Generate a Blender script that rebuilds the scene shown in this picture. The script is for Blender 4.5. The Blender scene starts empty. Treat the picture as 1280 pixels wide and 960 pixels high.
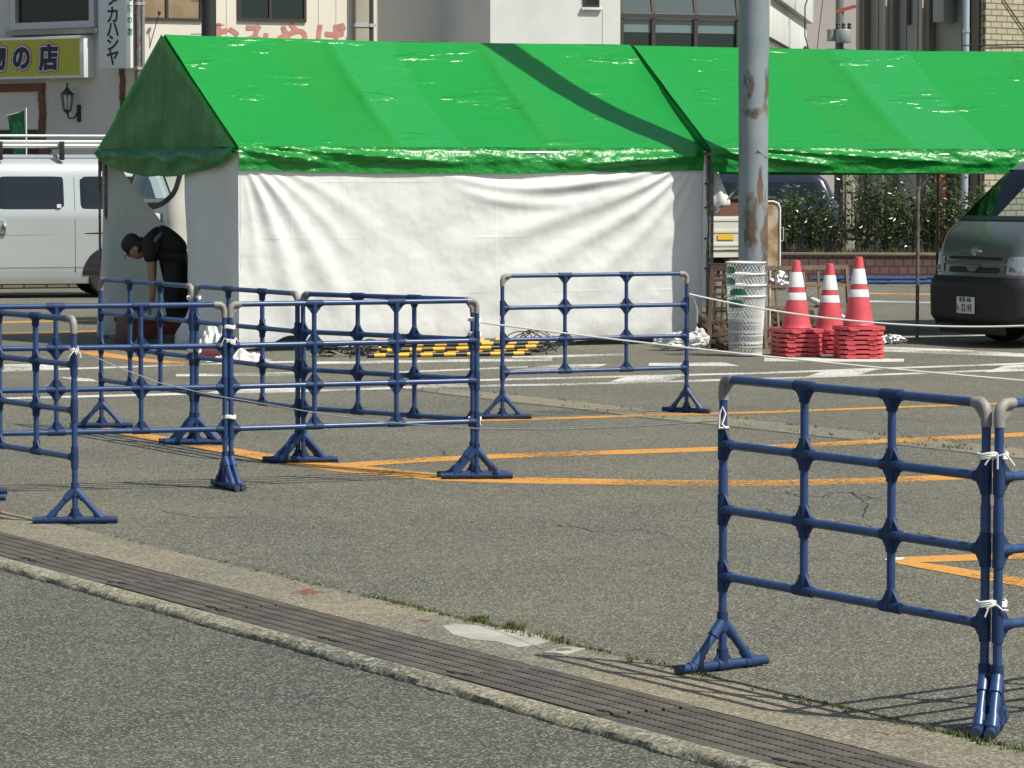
import bpy, bmesh, math, random
from mathutils import Vector, Matrix, noise
R = math.radians
random.seed(7)
scn = bpy.context.scene
COL = scn.collection
W_PX, H_PX, F_PX, CAM_H, HORIZON = 1280.0, 960.0, 4370.0, 1.66, 222.0
PITCH = math.atan((H_PX / 2 - HORIZON) / F_PX)
CT, ST = math.cos(PITCH), math.sin(PITCH)

def ray(px, py):
    x = (px - 640) / F_PX; u = (480 - py) / F_PX
    return Vector((x, CT + u * ST, -ST + u * CT))
def G(px, py, z=0.0):                       # where a photo pixel meets the ground
    d = ray(px, py); t = (z - CAM_H) / d.z
    return Vector((d.x * t, d.y * t, z))
def P(px, py, Y):                           # a photo pixel at a known distance
    d = ray(px, py); t = Y / d.y
    return Vector((d.x * t, Y, CAM_H + d.z * t))

# ------------------------------------------------------------------ materials
def mat(name, col, rough=.6, metal=0, spec=.5, nscale=0, namt=0, bump=0, bscale=60, trans=0, col2=None, detail=4, coat=0, coords='Object', stretch=None, lo=.35, hi=.65):
    m = bpy.data.materials.new(name); m.use_nodes = True
    nt = m.node_tree; b = nt.nodes['Principled BSDF']
    b.inputs['Base Color'].default_value = (*col, 1)
    b.inputs['Roughness'].default_value = rough; b.inputs['Metallic'].default_value = metal
    b.inputs['Specular IOR Level'].default_value = spec
    if coat: b.inputs['Coat Weight'].default_value = coat; b.inputs['Coat Roughness'].default_value = .08
    tc = nt.nodes.new('ShaderNodeTexCoord'); src = tc.outputs[coords]
    if stretch:
        mp = nt.nodes.new('ShaderNodeMapping'); mp.inputs['Scale'].default_value = stretch
        nt.links.new(src, mp.inputs['Vector']); src = mp.outputs['Vector']
    if nscale:
        n = nt.nodes.new('ShaderNodeTexNoise'); n.inputs['Scale'].default_value = nscale; n.inputs['Detail'].default_value = detail
        nt.links.new(src, n.inputs['Vector'])
        cr = nt.nodes.new('ShaderNodeValToRGB')
        c2 = col2 if col2 else tuple(c * (1 - namt) for c in col)
        cr.color_ramp.elements[0].position = lo; cr.color_ramp.elements[1].position = hi
        cr.color_ramp.elements[0].color = (*c2, 1); cr.color_ramp.elements[1].color = (*col, 1)
        nt.links.new(n.outputs['Fac'], cr.inputs['Fac']); nt.links.new(cr.outputs['Color'], b.inputs['Base Color'])
    if bump:
        n2 = nt.nodes.new('ShaderNodeTexNoise'); n2.inputs['Scale'].default_value = bscale; n2.inputs['Detail'].default_value = 5
        nt.links.new(src, n2.inputs['Vector'])
        bp = nt.nodes.new('ShaderNodeBump'); bp.inputs['Strength'].default_value = 1; bp.inputs['Distance'].default_value = bump
        nt.links.new(n2.outputs['Fac'], bp.inputs['Height']); nt.links.new(bp.outputs['Normal'], b.inputs['Normal'])
    if trans:
        tr = nt.nodes.new('ShaderNodeBsdfTranslucent'); mx = nt.nodes.new('ShaderNodeMixShader')
        mx.inputs[0].default_value = trans
        bc = b.inputs['Base Color']
        if bc.is_linked: nt.links.new(bc.links[0].from_socket, tr.inputs['Color'])
        else: tr.inputs['Color'].default_value = (*col, 1)
        out = nt.nodes['Material Output']
        nt.links.new(b.outputs[0], mx.inputs[1]); nt.links.new(tr.outputs[0], mx.inputs[2]); nt.links.new(mx.outputs[0], out.inputs['Surface'])
    return m
M = {}
def N(m): return m.node_tree.nodes, m.node_tree.links, m.node_tree.nodes['Principled BSDF']

def asphalt(name, base, warm, grain, stone=4.2):
    m = mat(name, base, .85, spec=.35)
    n, l, b = N(m)
    tc = n.new('ShaderNodeTexCoord')
    big = n.new('ShaderNodeTexNoise'); big.inputs['Scale'].default_value = .7; big.inputs['Detail'].default_value = 6
    mid = n.new('ShaderNodeTexNoise'); mid.inputs['Scale'].default_value = 9; mid.inputs['Detail'].default_value = 4
    fin = n.new('ShaderNodeTexNoise'); fin.inputs['Scale'].default_value = grain; fin.inputs['Detail'].default_value = 3; fin.inputs['Roughness'].default_value = .8
    vo = n.new('ShaderNodeTexVoronoi'); vo.inputs['Scale'].default_value = grain * .95
    for t in (big, mid, fin, vo): l.new(tc.outputs['Object'], t.inputs['Vector'])
    r1 = n.new('ShaderNodeValToRGB'); e = r1.color_ramp.elements
    e[0].position = .34; e[0].color = (*[c * .30 for c in base], 1); e[1].position = .66; e[1].color = (*[c * 1.9 for c in base], 1)
    l.new(fin.outputs['Fac'], r1.inputs['Fac'])
    r2 = n.new('ShaderNodeValToRGB'); e = r2.color_ramp.elements
    e[0].position = .32; e[0].color = (.70, .71, .74, 1); e[1].position = .7; e[1].color = (*warm, 1)
    l.new(big.outputs['Fac'], r2.inputs['Fac'])
    mu = n.new('ShaderNodeMixRGB'); mu.blend_type = 'MULTIPLY'; mu.inputs[0].default_value = 1
    l.new(r1.outputs[0], mu.inputs[1]); l.new(r2.outputs[0], mu.inputs[2])
    r3 = n.new('ShaderNodeValToRGB'); e = r3.color_ramp.elements
    e[0].position = .35; e[0].color = (.86, .86, .86, 1); e[1].position = .65; e[1].color = (1.1, 1.1, 1.08, 1)
    l.new(mid.outputs['Fac'], r3.inputs['Fac'])
    mu2 = n.new('ShaderNodeMixRGB'); mu2.blend_type = 'MULTIPLY'; mu2.inputs[0].default_value = 1
    l.new(mu.outputs[0], mu2.inputs[1]); l.new(r3.outputs[0], mu2.inputs[2])
    # pale stones: a share of the cells
    sp = n.new('ShaderNodeSeparateColor'); l.new(vo.outputs['Color'], sp.inputs[0])
    gt = n.new('ShaderNodeMath'); gt.operation = 'GREATER_THAN'; gt.inputs[1].default_value = .80; l.new(sp.outputs[0], gt.inputs[0])
    ms = n.new('ShaderNodeMath'); ms.operation = 'MULTIPLY'; ms.inputs[1].default_value = .75; l.new(gt.outputs[0], ms.inputs[0])
    mx = n.new('ShaderNodeMixRGB'); mx.inputs[2].default_value = (*[min(.5, c * stone) for c in base], 1)
    l.new(ms.outputs[0], mx.inputs[0]); l.new(mu2.outputs[0], mx.inputs[1]); l.new(mx.outputs[0], b.inputs['Base Color'])
    bp = n.new('ShaderNodeBump'); bp.inputs['Distance'].default_value = .006; bp.inputs['Strength'].default_value = .9
    l.new(fin.outputs['Fac'], bp.inputs['Height']); l.new(bp.outputs['Normal'], b.inputs['Normal'])
    return m

def worn_paint(name, col, wear=.42, sc=26):
    m = mat(name, col, .7)
    n, l, b = N(m)
    tc = n.new('ShaderNodeTexCoord')
    a = n.new('ShaderNodeTexNoise'); a.inputs['Scale'].default_value = sc; a.inputs['Detail'].default_value = 6; a.inputs['Roughness'].default_value = .75
    c = n.new('ShaderNodeTexNoise'); c.inputs['Scale'].default_value = 1.3
    l.new(tc.outputs['Object'], a.inputs['Vector']); l.new(tc.outputs['Object'], c.inputs['Vector'])
    ad = n.new('ShaderNodeMath'); ad.operation = 'MULTIPLY_ADD'; ad.inputs[1].default_value = .5; l.new(c.outputs['Fac'], ad.inputs[0]); l.new(a.outputs['Fac'], ad.inputs[2])
    r = n.new('ShaderNodeValToRGB'); r.color_ramp.elements[0].position = wear + .2; r.color_ramp.elements[1].position = wear + .28
    l.new(ad.outputs[0], r.inputs['Fac'])
    tr = n.new('ShaderNodeBsdfTransparent'); mx = n.new('ShaderNodeMixShader')
    l.new(r.outputs[0], mx.inputs[0]); l.new(tr.outputs[0], mx.inputs[1]); l.new(b.outputs[0], mx.inputs[2])
    l.new(mx.outputs[0], n['Material Output'].inputs['Surface'])
    return m

def brick(name, c1, c2, mortar, scale, bw, rh, coords='Object', squash=(1, 1, 1), rot=(0, 0, 0), msize=.03):
    m = mat(name, c1, .8)
    n, l, b = N(m)
    tc = n.new('ShaderNodeTexCoord'); mp = n.new('ShaderNodeMapping'); mp.inputs['Rotation'].default_value = rot
    l.new(tc.outputs[coords], mp.inputs[0])
    br = n.new('ShaderNodeTexBrick'); br.inputs['Scale'].default_value = scale; br.inputs['Brick Width'].default_value = bw; br.inputs['Row Height'].default_value = rh
    br.inputs['Mortar Size'].default_value = msize
    br.inputs['Color1'].default_value = (*c1, 1); br.inputs['Color2'].default_value = (*c2, 1); br.inputs['Mortar'].default_value = (*mortar, 1)
    l.new(mp.outputs[0], br.inputs['Vector'])
    no = n.new('ShaderNodeTexNoise'); no.inputs['Scale'].default_value = 9; l.new(tc.outputs[coords], no.inputs['Vector'])
    r = n.new('ShaderNodeValToRGB'); r.color_ramp.elements[0].color = (.7, .7, .7, 1); r.color_ramp.elements[1].color = (1.15, 1.15, 1.15, 1)
    l.new(no.outputs['Fac'], r.inputs[0])
    mu = n.new('ShaderNodeMixRGB'); mu.blend_type = 'MULTIPLY'; mu.inputs[0].default_value = 1
    l.new(br.outputs['Color'], mu.inputs[1]); l.new(r.outputs[0], mu.inputs[2]); l.new(mu.outputs[0], b.inputs['Base Color'])
    bp = n.new('ShaderNodeBump'); bp.inputs['Distance'].default_value = .01; bp.invert = True
    l.new(br.outputs['Fac'], bp.inputs['Height']); l.new(bp.outputs[0], b.inputs['Normal'])
    return m

M['asphalt'] = asphalt('asphalt_lot', (.086, .0835, .067), (1.14, 1.08, .95), 165)
M['road'] = asphalt('asphalt_road', (.067, .066, .055), (1.12, 1.08, .97), 150)
M['concrete'] = asphalt('band_concrete', (.158, .149, .117), (1.25, 1.12, .92), 110, 2.0)
M['kerb'] = asphalt('kerb_concrete', (.150, .146, .115), (1.35, 1.25, 1.08), 70, 2.2)
M['cement'] = mat('cement_patch', (.36, .35, .30), .9, nscale=5, namt=.25, bump=.002, bscale=80)
M['void'] = mat('drain_void', (.006, .006, .006), .9)
M['grate'] = mat('grate_brown', (.108, .094, .081), .8, spec=.2, nscale=7, namt=.4, bump=.003, bscale=160)
M['yellowline'] = worn_paint('orange_paint', (.50, .235, .04), .44)
M['whiteline'] = worn_paint('white_paint', (.56, .55, .50), .475, 34)
M['redpaint'] = worn_paint('red_paint', (.26, .065, .045), .56, 20)
M['blue'] = mat('barrier_blue', (.026, .064, .178), .36, nscale=16, col2=(.014, .042, .128), lo=.3, hi=.72, detail=8, bump=.0006, bscale=40)
M['bluejoint'] = mat('joint_blue', (.017, .043, .115), .58, spec=.3, nscale=16, col2=(.010, .030, .090), lo=.3, hi=.7, detail=8)
M['greyjoint'] = mat('joint_grey', (.27, .255, .235), .55, nscale=15, namt=.2)
M['cap'] = mat('cap_dark', (.03, .04, .07), .6)
M['rustcap'] = mat('rusty_cap', (.17, .075, .035), .85, nscale=30, namt=.5)
M['rope'] = mat('white_rope', (.72, .71, .66), .8)
M['wire'] = mat('grey_cord', (.42, .42, .42), .6)
M['sheet'] = mat('white_sheet', (.79, .795, .78), .55, trans=.18, nscale=1.2, col2=(.74, .75, .74), bump=.002, bscale=18)
n_, l_, b_ = N(M['sheet'])
tc_ = n_.new('ShaderNodeTexCoord'); sp_ = n_.new('ShaderNodeSeparateXYZ'); l_.new(tc_.outputs['Object'], sp_.inputs[0])
hs = []
for ax, k in ((0, 2.05), (2, 1.85)):
    a_ = n_.new('ShaderNodeMath'); a_.operation = 'MULTIPLY'; a_.inputs[1].default_value = k; l_.new(sp_.outputs[ax], a_.inputs[0])
    f_ = n_.new('ShaderNodeMath'); f_.operation = 'PINGPONG'; f_.inputs[1].default_value = .5; l_.new(a_.outputs[0], f_.inputs[0])
    r_ = n_.new('ShaderNodeValToRGB'); r_.color_ramp.elements[0].position = 0; r_.color_ramp.elements[0].color = (1, 1, 1, 1); r_.color_ramp.elements[1].position = .03; r_.color_ramp.elements[1].color = (0, 0, 0, 1); l_.new(f_.outputs[0], r_.inputs[0]); hs.append(r_)
ad_ = n_.new('ShaderNodeMath'); ad_.operation = 'ADD'; l_.new(hs[0].outputs[0], ad_.inputs[0]); l_.new(hs[1].outputs[0], ad_.inputs[1])
b2_ = n_.new('ShaderNodeBump'); b2_.inputs['Distance'].default_value = .0016; gz_ = n_.new('ShaderNodeTexNoise'); gz_.inputs['Scale'].default_value = 2.3; l_.new(tc_.outputs['Object'], gz_.inputs[0]); gq_ = n_.new('ShaderNodeValToRGB'); gq_.color_ramp.elements[0].position = .42; gq_.color_ramp.elements[1].position = .66; l_.new(gz_.outputs['Fac'], gq_.inputs[0]); gm_ = n_.new('ShaderNodeMath'); gm_.operation = 'MULTIPLY'; l_.new(ad_.outputs[0], gm_.inputs[0]); l_.new(gq_.outputs[0], gm_.inputs[1]); l_.new(gm_.outputs[0], b2_.inputs['Height']); l_.new(b_.inputs['Normal'].links[0].from_socket, b2_.inputs['Normal']); l_.new(b2_.outputs[0], b_.inputs['Normal'])
# grime along the lower edge of the sheets
dn_ = n_.new('ShaderNodeTexNoise'); dn_.inputs['Scale'].default_value = 5; dn_.inputs['Detail'].default_value = 7; l_.new(tc_.outputs['Object'], dn_.inputs[0])
dz_ = n_.new('ShaderNodeMapRange'); dz_.inputs[1].default_value = .42; dz_.inputs[2].default_value = .0; dz_.inputs[3].default_value = -.25; dz_.inputs[4].default_value = .45; l_.new(sp_.outputs[2], dz_.inputs[0])
da_ = n_.new('ShaderNodeMath'); da_.operation = 'ADD'; l_.new(dn_.outputs['Fac'], da_.inputs[0]); l_.new(dz_.outputs[0], da_.inputs[1])
dr_ = n_.new('ShaderNodeValToRGB'); dr_.color_ramp.elements[0].position = .52; dr_.color_ramp.elements[0].color = (0, 0, 0, 1); dr_.color_ramp.elements[1].position = 1.0; dr_.color_ramp.elements[1].color = (.6, .6, .6, 1); l_.new(da_.outputs[0], dr_.inputs[0])
dm_ = n_.new('ShaderNodeMixRGB'); dm_.inputs[2].default_value = (.40, .36, .29, 1); l_.new(dr_.outputs[0], dm_.inputs[0]); l_.new(b_.inputs['Base Color'].links[0].from_socket, dm_.inputs[1]); l_.new(dm_.outputs[0], b_.inputs['Base Color'])
M['green'] = mat('green_vinyl', (.010, .255, .036), .24, trans=.10, spec=.55)
n_, l_, b_ = N(M['green'])
tc_ = n_.new('ShaderNodeTexCoord'); mp_ = n_.new('ShaderNodeMapping'); mp_.inputs['Scale'].default_value = (.7, 2.2, 2.2); l_.new(tc_.outputs['Object'], mp_.inputs[0])
na_ = n_.new('ShaderNodeTexNoise'); na_.inputs['Scale'].default_value = 3.0; na_.inputs['Detail'].default_value = 5; na_.inputs['Roughness'].default_value = .62; na_.inputs['Distortion'].default_value = .6
l_.new(mp_.outputs[0], na_.inputs[0])
bp_ = n_.new('ShaderNodeBump'); bp_.inputs['Distance'].default_value = .018; 
def node(k, **kw):
    q = n_.new(k)
    for a, v in kw.items(): setattr(q, a, v)
    return q
sz_ = node('ShaderNodeSeparateXYZ'); l_.new(tc_.outputs['Object'], sz_.inputs[0])
nc_ = node('ShaderNodeTexNoise'); nc_.inputs['Scale'].default_value = .9; nc_.inputs['Detail'].default_value = 2; l_.new(tc_.outputs['Object'], nc_.inputs[0])
m1_ = node('ShaderNodeMath', operation='MULTIPLY'); m1_.inputs[1].default_value = 1.9; l_.new(sz_.outputs[2], m1_.inputs[0])
m2_ = node('ShaderNodeMath', operation='MULTIPLY_ADD'); m2_.inputs[1].default_value = 1.5; l_.new(nc_.outputs['Fac'], m2_.inputs[0]); l_.new(m1_.outputs[0], m2_.inputs[2])
m3_ = node('ShaderNodeMath', operation='FRACT'); l_.new(m2_.outputs[0], m3_.inputs[0])
cr_ = node('ShaderNodeValToRGB'); cr_.color_ramp.elements[0].position = 0; cr_.color_ramp.elements[0].color = (0, 0, 0, 1); cr_.color_ramp.elements[1].position = 1; cr_.color_ramp.elements[1].color = (0, 0, 0, 1); e_ = cr_.color_ramp.elements.new(.022); e_.color = (1, 1, 1, 1); l_.new(m3_.outputs[0], cr_.inputs[0])
ng_ = node('ShaderNodeTexNoise'); ng_.inputs['Scale'].default_value = 2.6; ng_.inputs['Detail'].default_value = 3; mk_ = node('ShaderNodeMapping'); mk_.inputs['Scale'].default_value = (.55, .55, 3.2); l_.new(tc_.outputs['Object'], mk_.inputs[0]); l_.new(mk_.outputs[0], ng_.inputs[0])
gr_ = node('ShaderNodeValToRGB'); gr_.color_ramp.elements[0].position = .585; gr_.color_ramp.elements[1].position = .68; l_.new(ng_.outputs['Fac'], gr_.inputs[0])
mm_ = node('ShaderNodeMath', operation='MULTIPLY'); l_.new(cr_.outputs[0], mm_.inputs[0]); l_.new(gr_.outputs[0], mm_.inputs[1])
ma_ = node('ShaderNodeMath', operation='MULTIPLY_ADD'); ma_.inputs[1].default_value = 1.1; l_.new(mm_.outputs[0], ma_.inputs[0]); l_.new(na_.outputs['Fac'], ma_.inputs[2])
l_.new(ma_.outputs[0], bp_.inputs['Height']); l_.new(bp_.outputs[0], b_.inputs['Normal'])
def tint(m, k, nm):
    c = m.copy(); c.name = nm; b = c.node_tree.nodes['Principled BSDF']; v = b.inputs['Base Color'].default_value
    nv = (v[0] * k[0], v[1] * k[1], v[2] * k[2], 1); b.inputs['Base Color'].default_value = nv
    for q in c.node_tree.nodes:
        if q.type == 'BSDF_TRANSLUCENT': q.inputs['Color'].default_value = nv
    return c
M['green_b'] = tint(M['green'], (1.5, .97, .92), 'green_vinyl_double_light_tint'); M['green_c'] = tint(M['green'], (1.7, 1.05, 1.4), 'green_vinyl_panel_light_tint')  # roof panel tints: uneven light through single and doubled vinyl, put into the colour
M['crinkle'] = mat('green_vinyl_crinkled', (.009, .235, .032), .31, trans=.14, spec=.5, bump=.05, bscale=5, stretch=(1, 1, 1.3))
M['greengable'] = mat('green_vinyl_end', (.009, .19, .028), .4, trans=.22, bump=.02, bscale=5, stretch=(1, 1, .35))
M['galv'] = mat('galvanised', (.36, .37, .36), .45, metal=.6, nscale=6, namt=.3)
M['oldpipe'] = mat('dull_pipe', (.2, .19, .17), .55, metal=.3, nscale=14, col2=(.11, .08, .06))
M['red'] = mat('cone_red', (.66, .085, .10), .5, nscale=7, col2=(.48, .065, .08), detail=8, trans=.06)
M['reflect'] = mat('reflective_white', (.70, .71, .70), .35, nscale=8, namt=.12)
M['black'] = mat('black_plastic', (.012, .012, .013), .5)
M['rubber'] = mat('tyre_rubber', (.016, .016, .016), .8)
M['wood'] = mat('trellis_brown', (.17, .115, .075), .75, nscale=12, namt=.35, stretch=(1, 1, .2))
M['rust'] = mat('rusty_board', (.34, .19, .07), .8, nscale=6, col2=(.55, .47, .36), bump=.003, lo=.4, hi=.6)
M['white'] = mat('white_paint_metal', (.66, .66, .64), .4, nscale=4, namt=.08)
M['binwire'] = mat('bin_wire', (.62, .63, .62), .45)
M['stickergreen'] = mat('sticker_green', (.02, .17, .09), .45)
M['rock'] = mat('rock_brown', (.10, .066, .042), .95, nscale=9, col2=(.03, .02, .014), bump=.03, bscale=20)
M['foil'] = mat('silver_foil', (.62, .62, .62), .22, metal=.85, bump=.02, bscale=22)
M['bag'] = mat('plastic_bag', (.66, .67, .66), .32, trans=.25, bump=.012, bscale=24)
M['vanwhite'] = mat('van_silver_white', (.50, .53, .53), .30, metal=.35, coat=.7, nscale=1.5, namt=.05)
M['vangrey'] = mat('van_dark_grey', (.155, .17, .16), .3, metal=.3, coat=.8)
M['suvblue'] = mat('car_dark_blue', (.018, .024, .045), .25, metal=.3, coat=.9)
M['truckwhite'] = mat('truck_white', (.58, .57, .51), .4, coat=.3, nscale=3, namt=.1)
M['glassdark'] = mat('dark_glass', (.010, .013, .016), .04, spec=.6)
M['chrome'] = mat('chrome', (.6, .6, .6), .15, metal=1)
M['lamp'] = mat('headlight_lens', (.50, .52, .53), .08, metal=.55, bump=.01, bscale=30)
M['alloy'] = mat('alloy_wheel', (.42, .43, .44), .3, metal=.8)
M['skin'] = mat('skin_tone', (.36, .19, .12), .55)
M['cloth'] = mat('black_cloth', (.012, .012, .014), .85, bump=.004, bscale=60)
M['print'] = mat('shirt_print', (.16, .15, .17), .8, nscale=22, col2=(.02, .012, .015), lo=.45, hi=.55)
M['hair'] = mat('dark_cap', (.01, .009, .009), .7)
M['maroon'] = mat('maroon_crate', (.09, .012, .014), .6, nscale=5, namt=.3)
M['coil'] = mat('black_cord', (.012, .012, .013), .6)
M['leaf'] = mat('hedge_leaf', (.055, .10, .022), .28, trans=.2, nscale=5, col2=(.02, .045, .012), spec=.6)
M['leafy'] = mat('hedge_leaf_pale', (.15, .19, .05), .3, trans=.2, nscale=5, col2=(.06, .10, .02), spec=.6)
M['stem'] = mat('stem', (.12, .085, .055), .9)
M['weed'] = mat('weed_green', (.075, .115, .022), .7, trans=.2, nscale=2, col2=(.13, .13, .04))
M['soil'] = mat('planter_soil', (.07, .055, .04), .95, nscale=8, namt=.5)
M['planter'] = brick('planter_brick', (.20, .105, .09), (.15, .075, .065), (.055, .045, .04), 1, .15, .125, rot=(R(90), 0, 0), msize=.01)
M['plantercap'] = mat('planter_cap', (.24, .19, .15), .85, nscale=5, namt=.2)
M['stone'] = brick('stone_wall', (.20, .155, .10), (.13, .11, .075), (.04, .035, .03), 1, .34, .2, rot=(R(90), 0, 0), msize=.02)
M['cream'] = mat('cream_siding', (.66, .62, .535), .8, nscale=.8, namt=.08, bump=.002, bscale=40)
M['stucco'] = mat('pale_stucco', (.60, .575, .53), .9, nscale=1.5, namt=.12, bump=.004, bscale=70)
M['whitewall'] = mat('white_render', (.66, .67, .64), .85, nscale=.9, col2=(.57, .58, .55), bump=.003, bscale=50)
M['greywall'] = mat('grey_facade', (.29, .305, .285), .8, nscale=.7, namt=.18, stretch=(1, 1, .3))
M['pilaster'] = mat('beige_pilaster', (.34, .31, .25), .8, nscale=2, namt=.15)
M['recess'] = mat('recess_brown', (.17, .15, .125), .8)
M['darkrecess'] = mat('dark_brown_frame', (.06, .05, .042), .7)
M['pinkwall'] = mat('pink_grey_wall', (.37, .335, .325), .85, nscale=.6, namt=.08)
M['yellowbrick'] = brick('yellow_brick', (.42, .38, .27), (.36, .32, .22), (.14, .125, .10), 1, .30, .115, rot=(R(90), 0, 0), msize=.012)
M['alu'] = mat('aluminium', (.48, .49, .5), .4, metal=.5)
M['brownframe'] = mat('bronze_frame', (.05, .046, .042), .7, spec=.2)
M['glass'] = mat('window_glass', (.014, .026, .028), .08, spec=.3)
M['glassteal'] = mat('teal_glass', (.022, .042, .05), .5, spec=.12)
M['glasspale'] = mat('pale_blind_glass', (.13, .185, .185), .25, spec=.4)
M['paper'] = mat('brown_paper', (.30, .22, .13), .8, nscale=3, namt=.3)
M['signyellow'] = mat('sign_yellow', (.42, .40, .035), .4)
M['signwhite'] = mat('sign_white', (.62, .64, .64), .4)
M['ink'] = mat('ink_navy', (.012, .012, .03), .5)
M['inkred'] = mat('ink_red', (.38, .03, .06), .5)
M['inkhalo'] = mat('ink_halo', (.55, .50, .60), .5)
M['inkgreen'] = mat('ink_green', (.02, .25, .10), .5)
M['pink'] = mat('letter_pink', (.50, .22, .18), .8, nscale=6, namt=.2)
M['browntrim'] = mat('brown_trim', (.17, .075, .04), .85, nscale=6, namt=.3)
M['flag'] = mat('green_flag', (.015, .14, .05), .7, trans=.2)
M['lanternglass'] = mat('lantern_glass', (.45, .47, .47), .1)
M['lanternmetal'] = mat('lantern_metal', (.02, .03, .03), .5)
M['polegrey'] = mat('pole_grey', (.20, .235, .26), .5, nscale=1.2, namt=.12)
M['blackpole'] = mat('dark_pole', (.022, .022, .024), .5)
M['concpole'] = mat('concrete_pole', (.16, .165, .16), .8)
M['trafo'] = mat('transformer_grey', (.26, .29, .30), .5)
M['redpanel'] = mat('red_panel', (.36, .08, .05), .6)
M['palepipe'] = mat('pale_blue_pipe', (.36, .42, .50), .5)
M['plate'] = mat('plate_white', (.66, .67, .66), .4)
M['board'] = mat('dark_board', (.05, .04, .035), .8)
M['cargo'] = mat('brown_cargo', (.13, .05, .03), .7, nscale=4, namt=.3)

# ------------------------------------------------------------------ mesh helpers
def frame_for(d):
    d = d.normalized(); a = Vector((0, 0, 1)) if abs(d.z) < .9 else Vector((1, 0, 0))
    x = a.cross(d).normalized(); return x, d.cross(x).normalized()
class MB:
    def __init__(s): s.bm = bmesh.new(); s.mi = 0
    def face(s, vs, smooth=False):
        try:
            f = s.bm.faces.new(vs); f.material_index = s.mi; return f
        except ValueError: return None
    def poly(s, pts): return s.face([s.bm.verts.new(p) for p in pts])
    def box(s, c, size, rot=0.0, bev=0.0, M4=None):
        c = Vector(c); hx, hy, hz = (v / 2 for v in size)
        mt = M4 or Matrix.Rotation(rot, 4, 'Z')
        tmp = bmesh.new(); bmesh.ops.create_cube(tmp, size=1)
        bmesh.ops.scale(tmp, vec=size, verts=tmp.verts)
        if bev: bmesh.ops.bevel(tmp, geom=tmp.edges[:], offset=min(bev, min(size) * .45), segments=2, affect='EDGES', profile=.6)
        mp = {}
        for v in tmp.verts: mp[v] = s.bm.verts.new(c + (mt @ v.co))
        for f in tmp.faces: s.face([mp[v] for v in f.verts])
        tmp.free(); return s
    def span(s, x0, x1, y0, y1, z0, z1, bev=0):
        return s.box(((x0 + x1) / 2, (y0 + y1) / 2, (z0 + z1) / 2), (abs(x1 - x0), abs(y1 - y0), abs(z1 - z0)), 0, bev)
    def tube(s, pts, r, n=8, caps=True, closed=False):
        pts = [Vector(p) for p in pts]; k = len(pts); rings = []; x = None
        for i, p in enumerate(pts):
            if closed: d = pts[(i + 1) % k] - pts[i - 1]
            else: d = pts[min(i + 1, k - 1)] - pts[max(i - 1, 0)]
            if d.length < 1e-9: d = Vector((0, 0, 1))
            if x is None: x, y = frame_for(d)
            else:
                x = (x - d.normalized() * x.dot(d.normalized()))
                x = x.normalized() if x.length > 1e-6 else frame_for(d)[0]
                y = d.normalized().cross(x)
            rr = r[i] if isinstance(r, (list, tuple)) else r
            rings.append([s.bm.verts.new(p + (x * math.cos(2 * math.pi * j / n) + y * math.sin(2 * math.pi * j / n)) * rr) for j in range(n)])
        for i in range(k if closed else k - 1):
            a, b = rings[i], rings[(i + 1) % k]
            for j in range(n): s.face([a[j], a[(j + 1) % n], b[(j + 1) % n], b[j]])
        if caps and not closed: s.face(rings[0][::-1]); s.face(rings[-1])
        return s
    def cyl(s, a, b, r, r2=None, n=12): return s.tube([a, b], [r, r if r2 is None else r2], n)
    def lathe(s, prof, n=20, c=(0, 0, 0), axis='Z', squash=1):
        c = Vector(c); rings = []
        for (r, h) in prof:
            ring = []
            for j in range(n):
                a = 2 * math.pi * j / n; u, v = r * math.cos(a), r * math.sin(a) * squash
                p = (u, v, h) if axis == 'Z' else ((u, h, v) if axis == 'Y' else (h, u, v))
                ring.append(s.bm.verts.new(c + Vector(p)))
            rings.append(ring)
        for i in range(len(rings) - 1):
            for j in range(n): s.face([rings[i][j], rings[i][(j + 1) % n], rings[i + 1][(j + 1) % n], rings[i + 1][j]])
        if prof[0][0] > 1e-5: s.face(rings[0][::-1])
        if prof[-1][0] > 1e-5: s.face(rings[-1])
        return s
    def grid(s, fn, nu, nv, mfn=None):
        vs = [[s.bm.verts.new(fn(i / nu, j / nv)) for j in range(nv + 1)] for i in range(nu + 1)]
        for i in range(nu):
            for j in range(nv):
                if mfn: s.mi = mfn(i / nu, j / nv)
                s.face([vs[i][j], vs[i + 1][j], vs[i + 1][j + 1], vs[i][j + 1]])
        return vs
    def prism(s, poly, off):
        off = Vector(off); a = [s.bm.verts.new(p) for p in poly]; b = [s.bm.verts.new(Vector(p) + off) for p in poly]
        s.face(a[::-1]); s.face(b); k = len(a)
        for i in range(k): s.face([a[i], a[(i + 1) % k], b[(i + 1) % k], b[i]])
        return s
    def mesh(s, name, mats, smooth=True, angle=38, weld=False, fix=True):
        if weld: bmesh.ops.remove_doubles(s.bm, verts=s.bm.verts, dist=1e-5)
        if fix: bmesh.ops.recalc_face_normals(s.bm, faces=s.bm.faces)
        me = bpy.data.meshes.new(name); s.bm.to_mesh(me); s.bm.free()
        for m in (mats if isinstance(mats, (list, tuple)) else [mats]): me.materials.append(m)
        if smooth and len(me.polygons):
            me.shade_smooth(); me.set_sharp_from_angle(angle=R(angle))
        return me
    def build(s, name, mats, parent=None, loc=None, rot=None, **k):
        o = bpy.data.objects.new(name, s.mesh(name, mats, **k)); COL.objects.link(o)
        if parent: o.parent = parent
        if loc: o.location = loc
        if rot is not None: o.rotation_euler = rot
        return o
def tag(o, label, cat, group=None):
    o['label'] = label; o['category'] = cat
    if group: o['group'] = group
    return o
def struct(o): o['kind'] = 'structure'; return o
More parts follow.
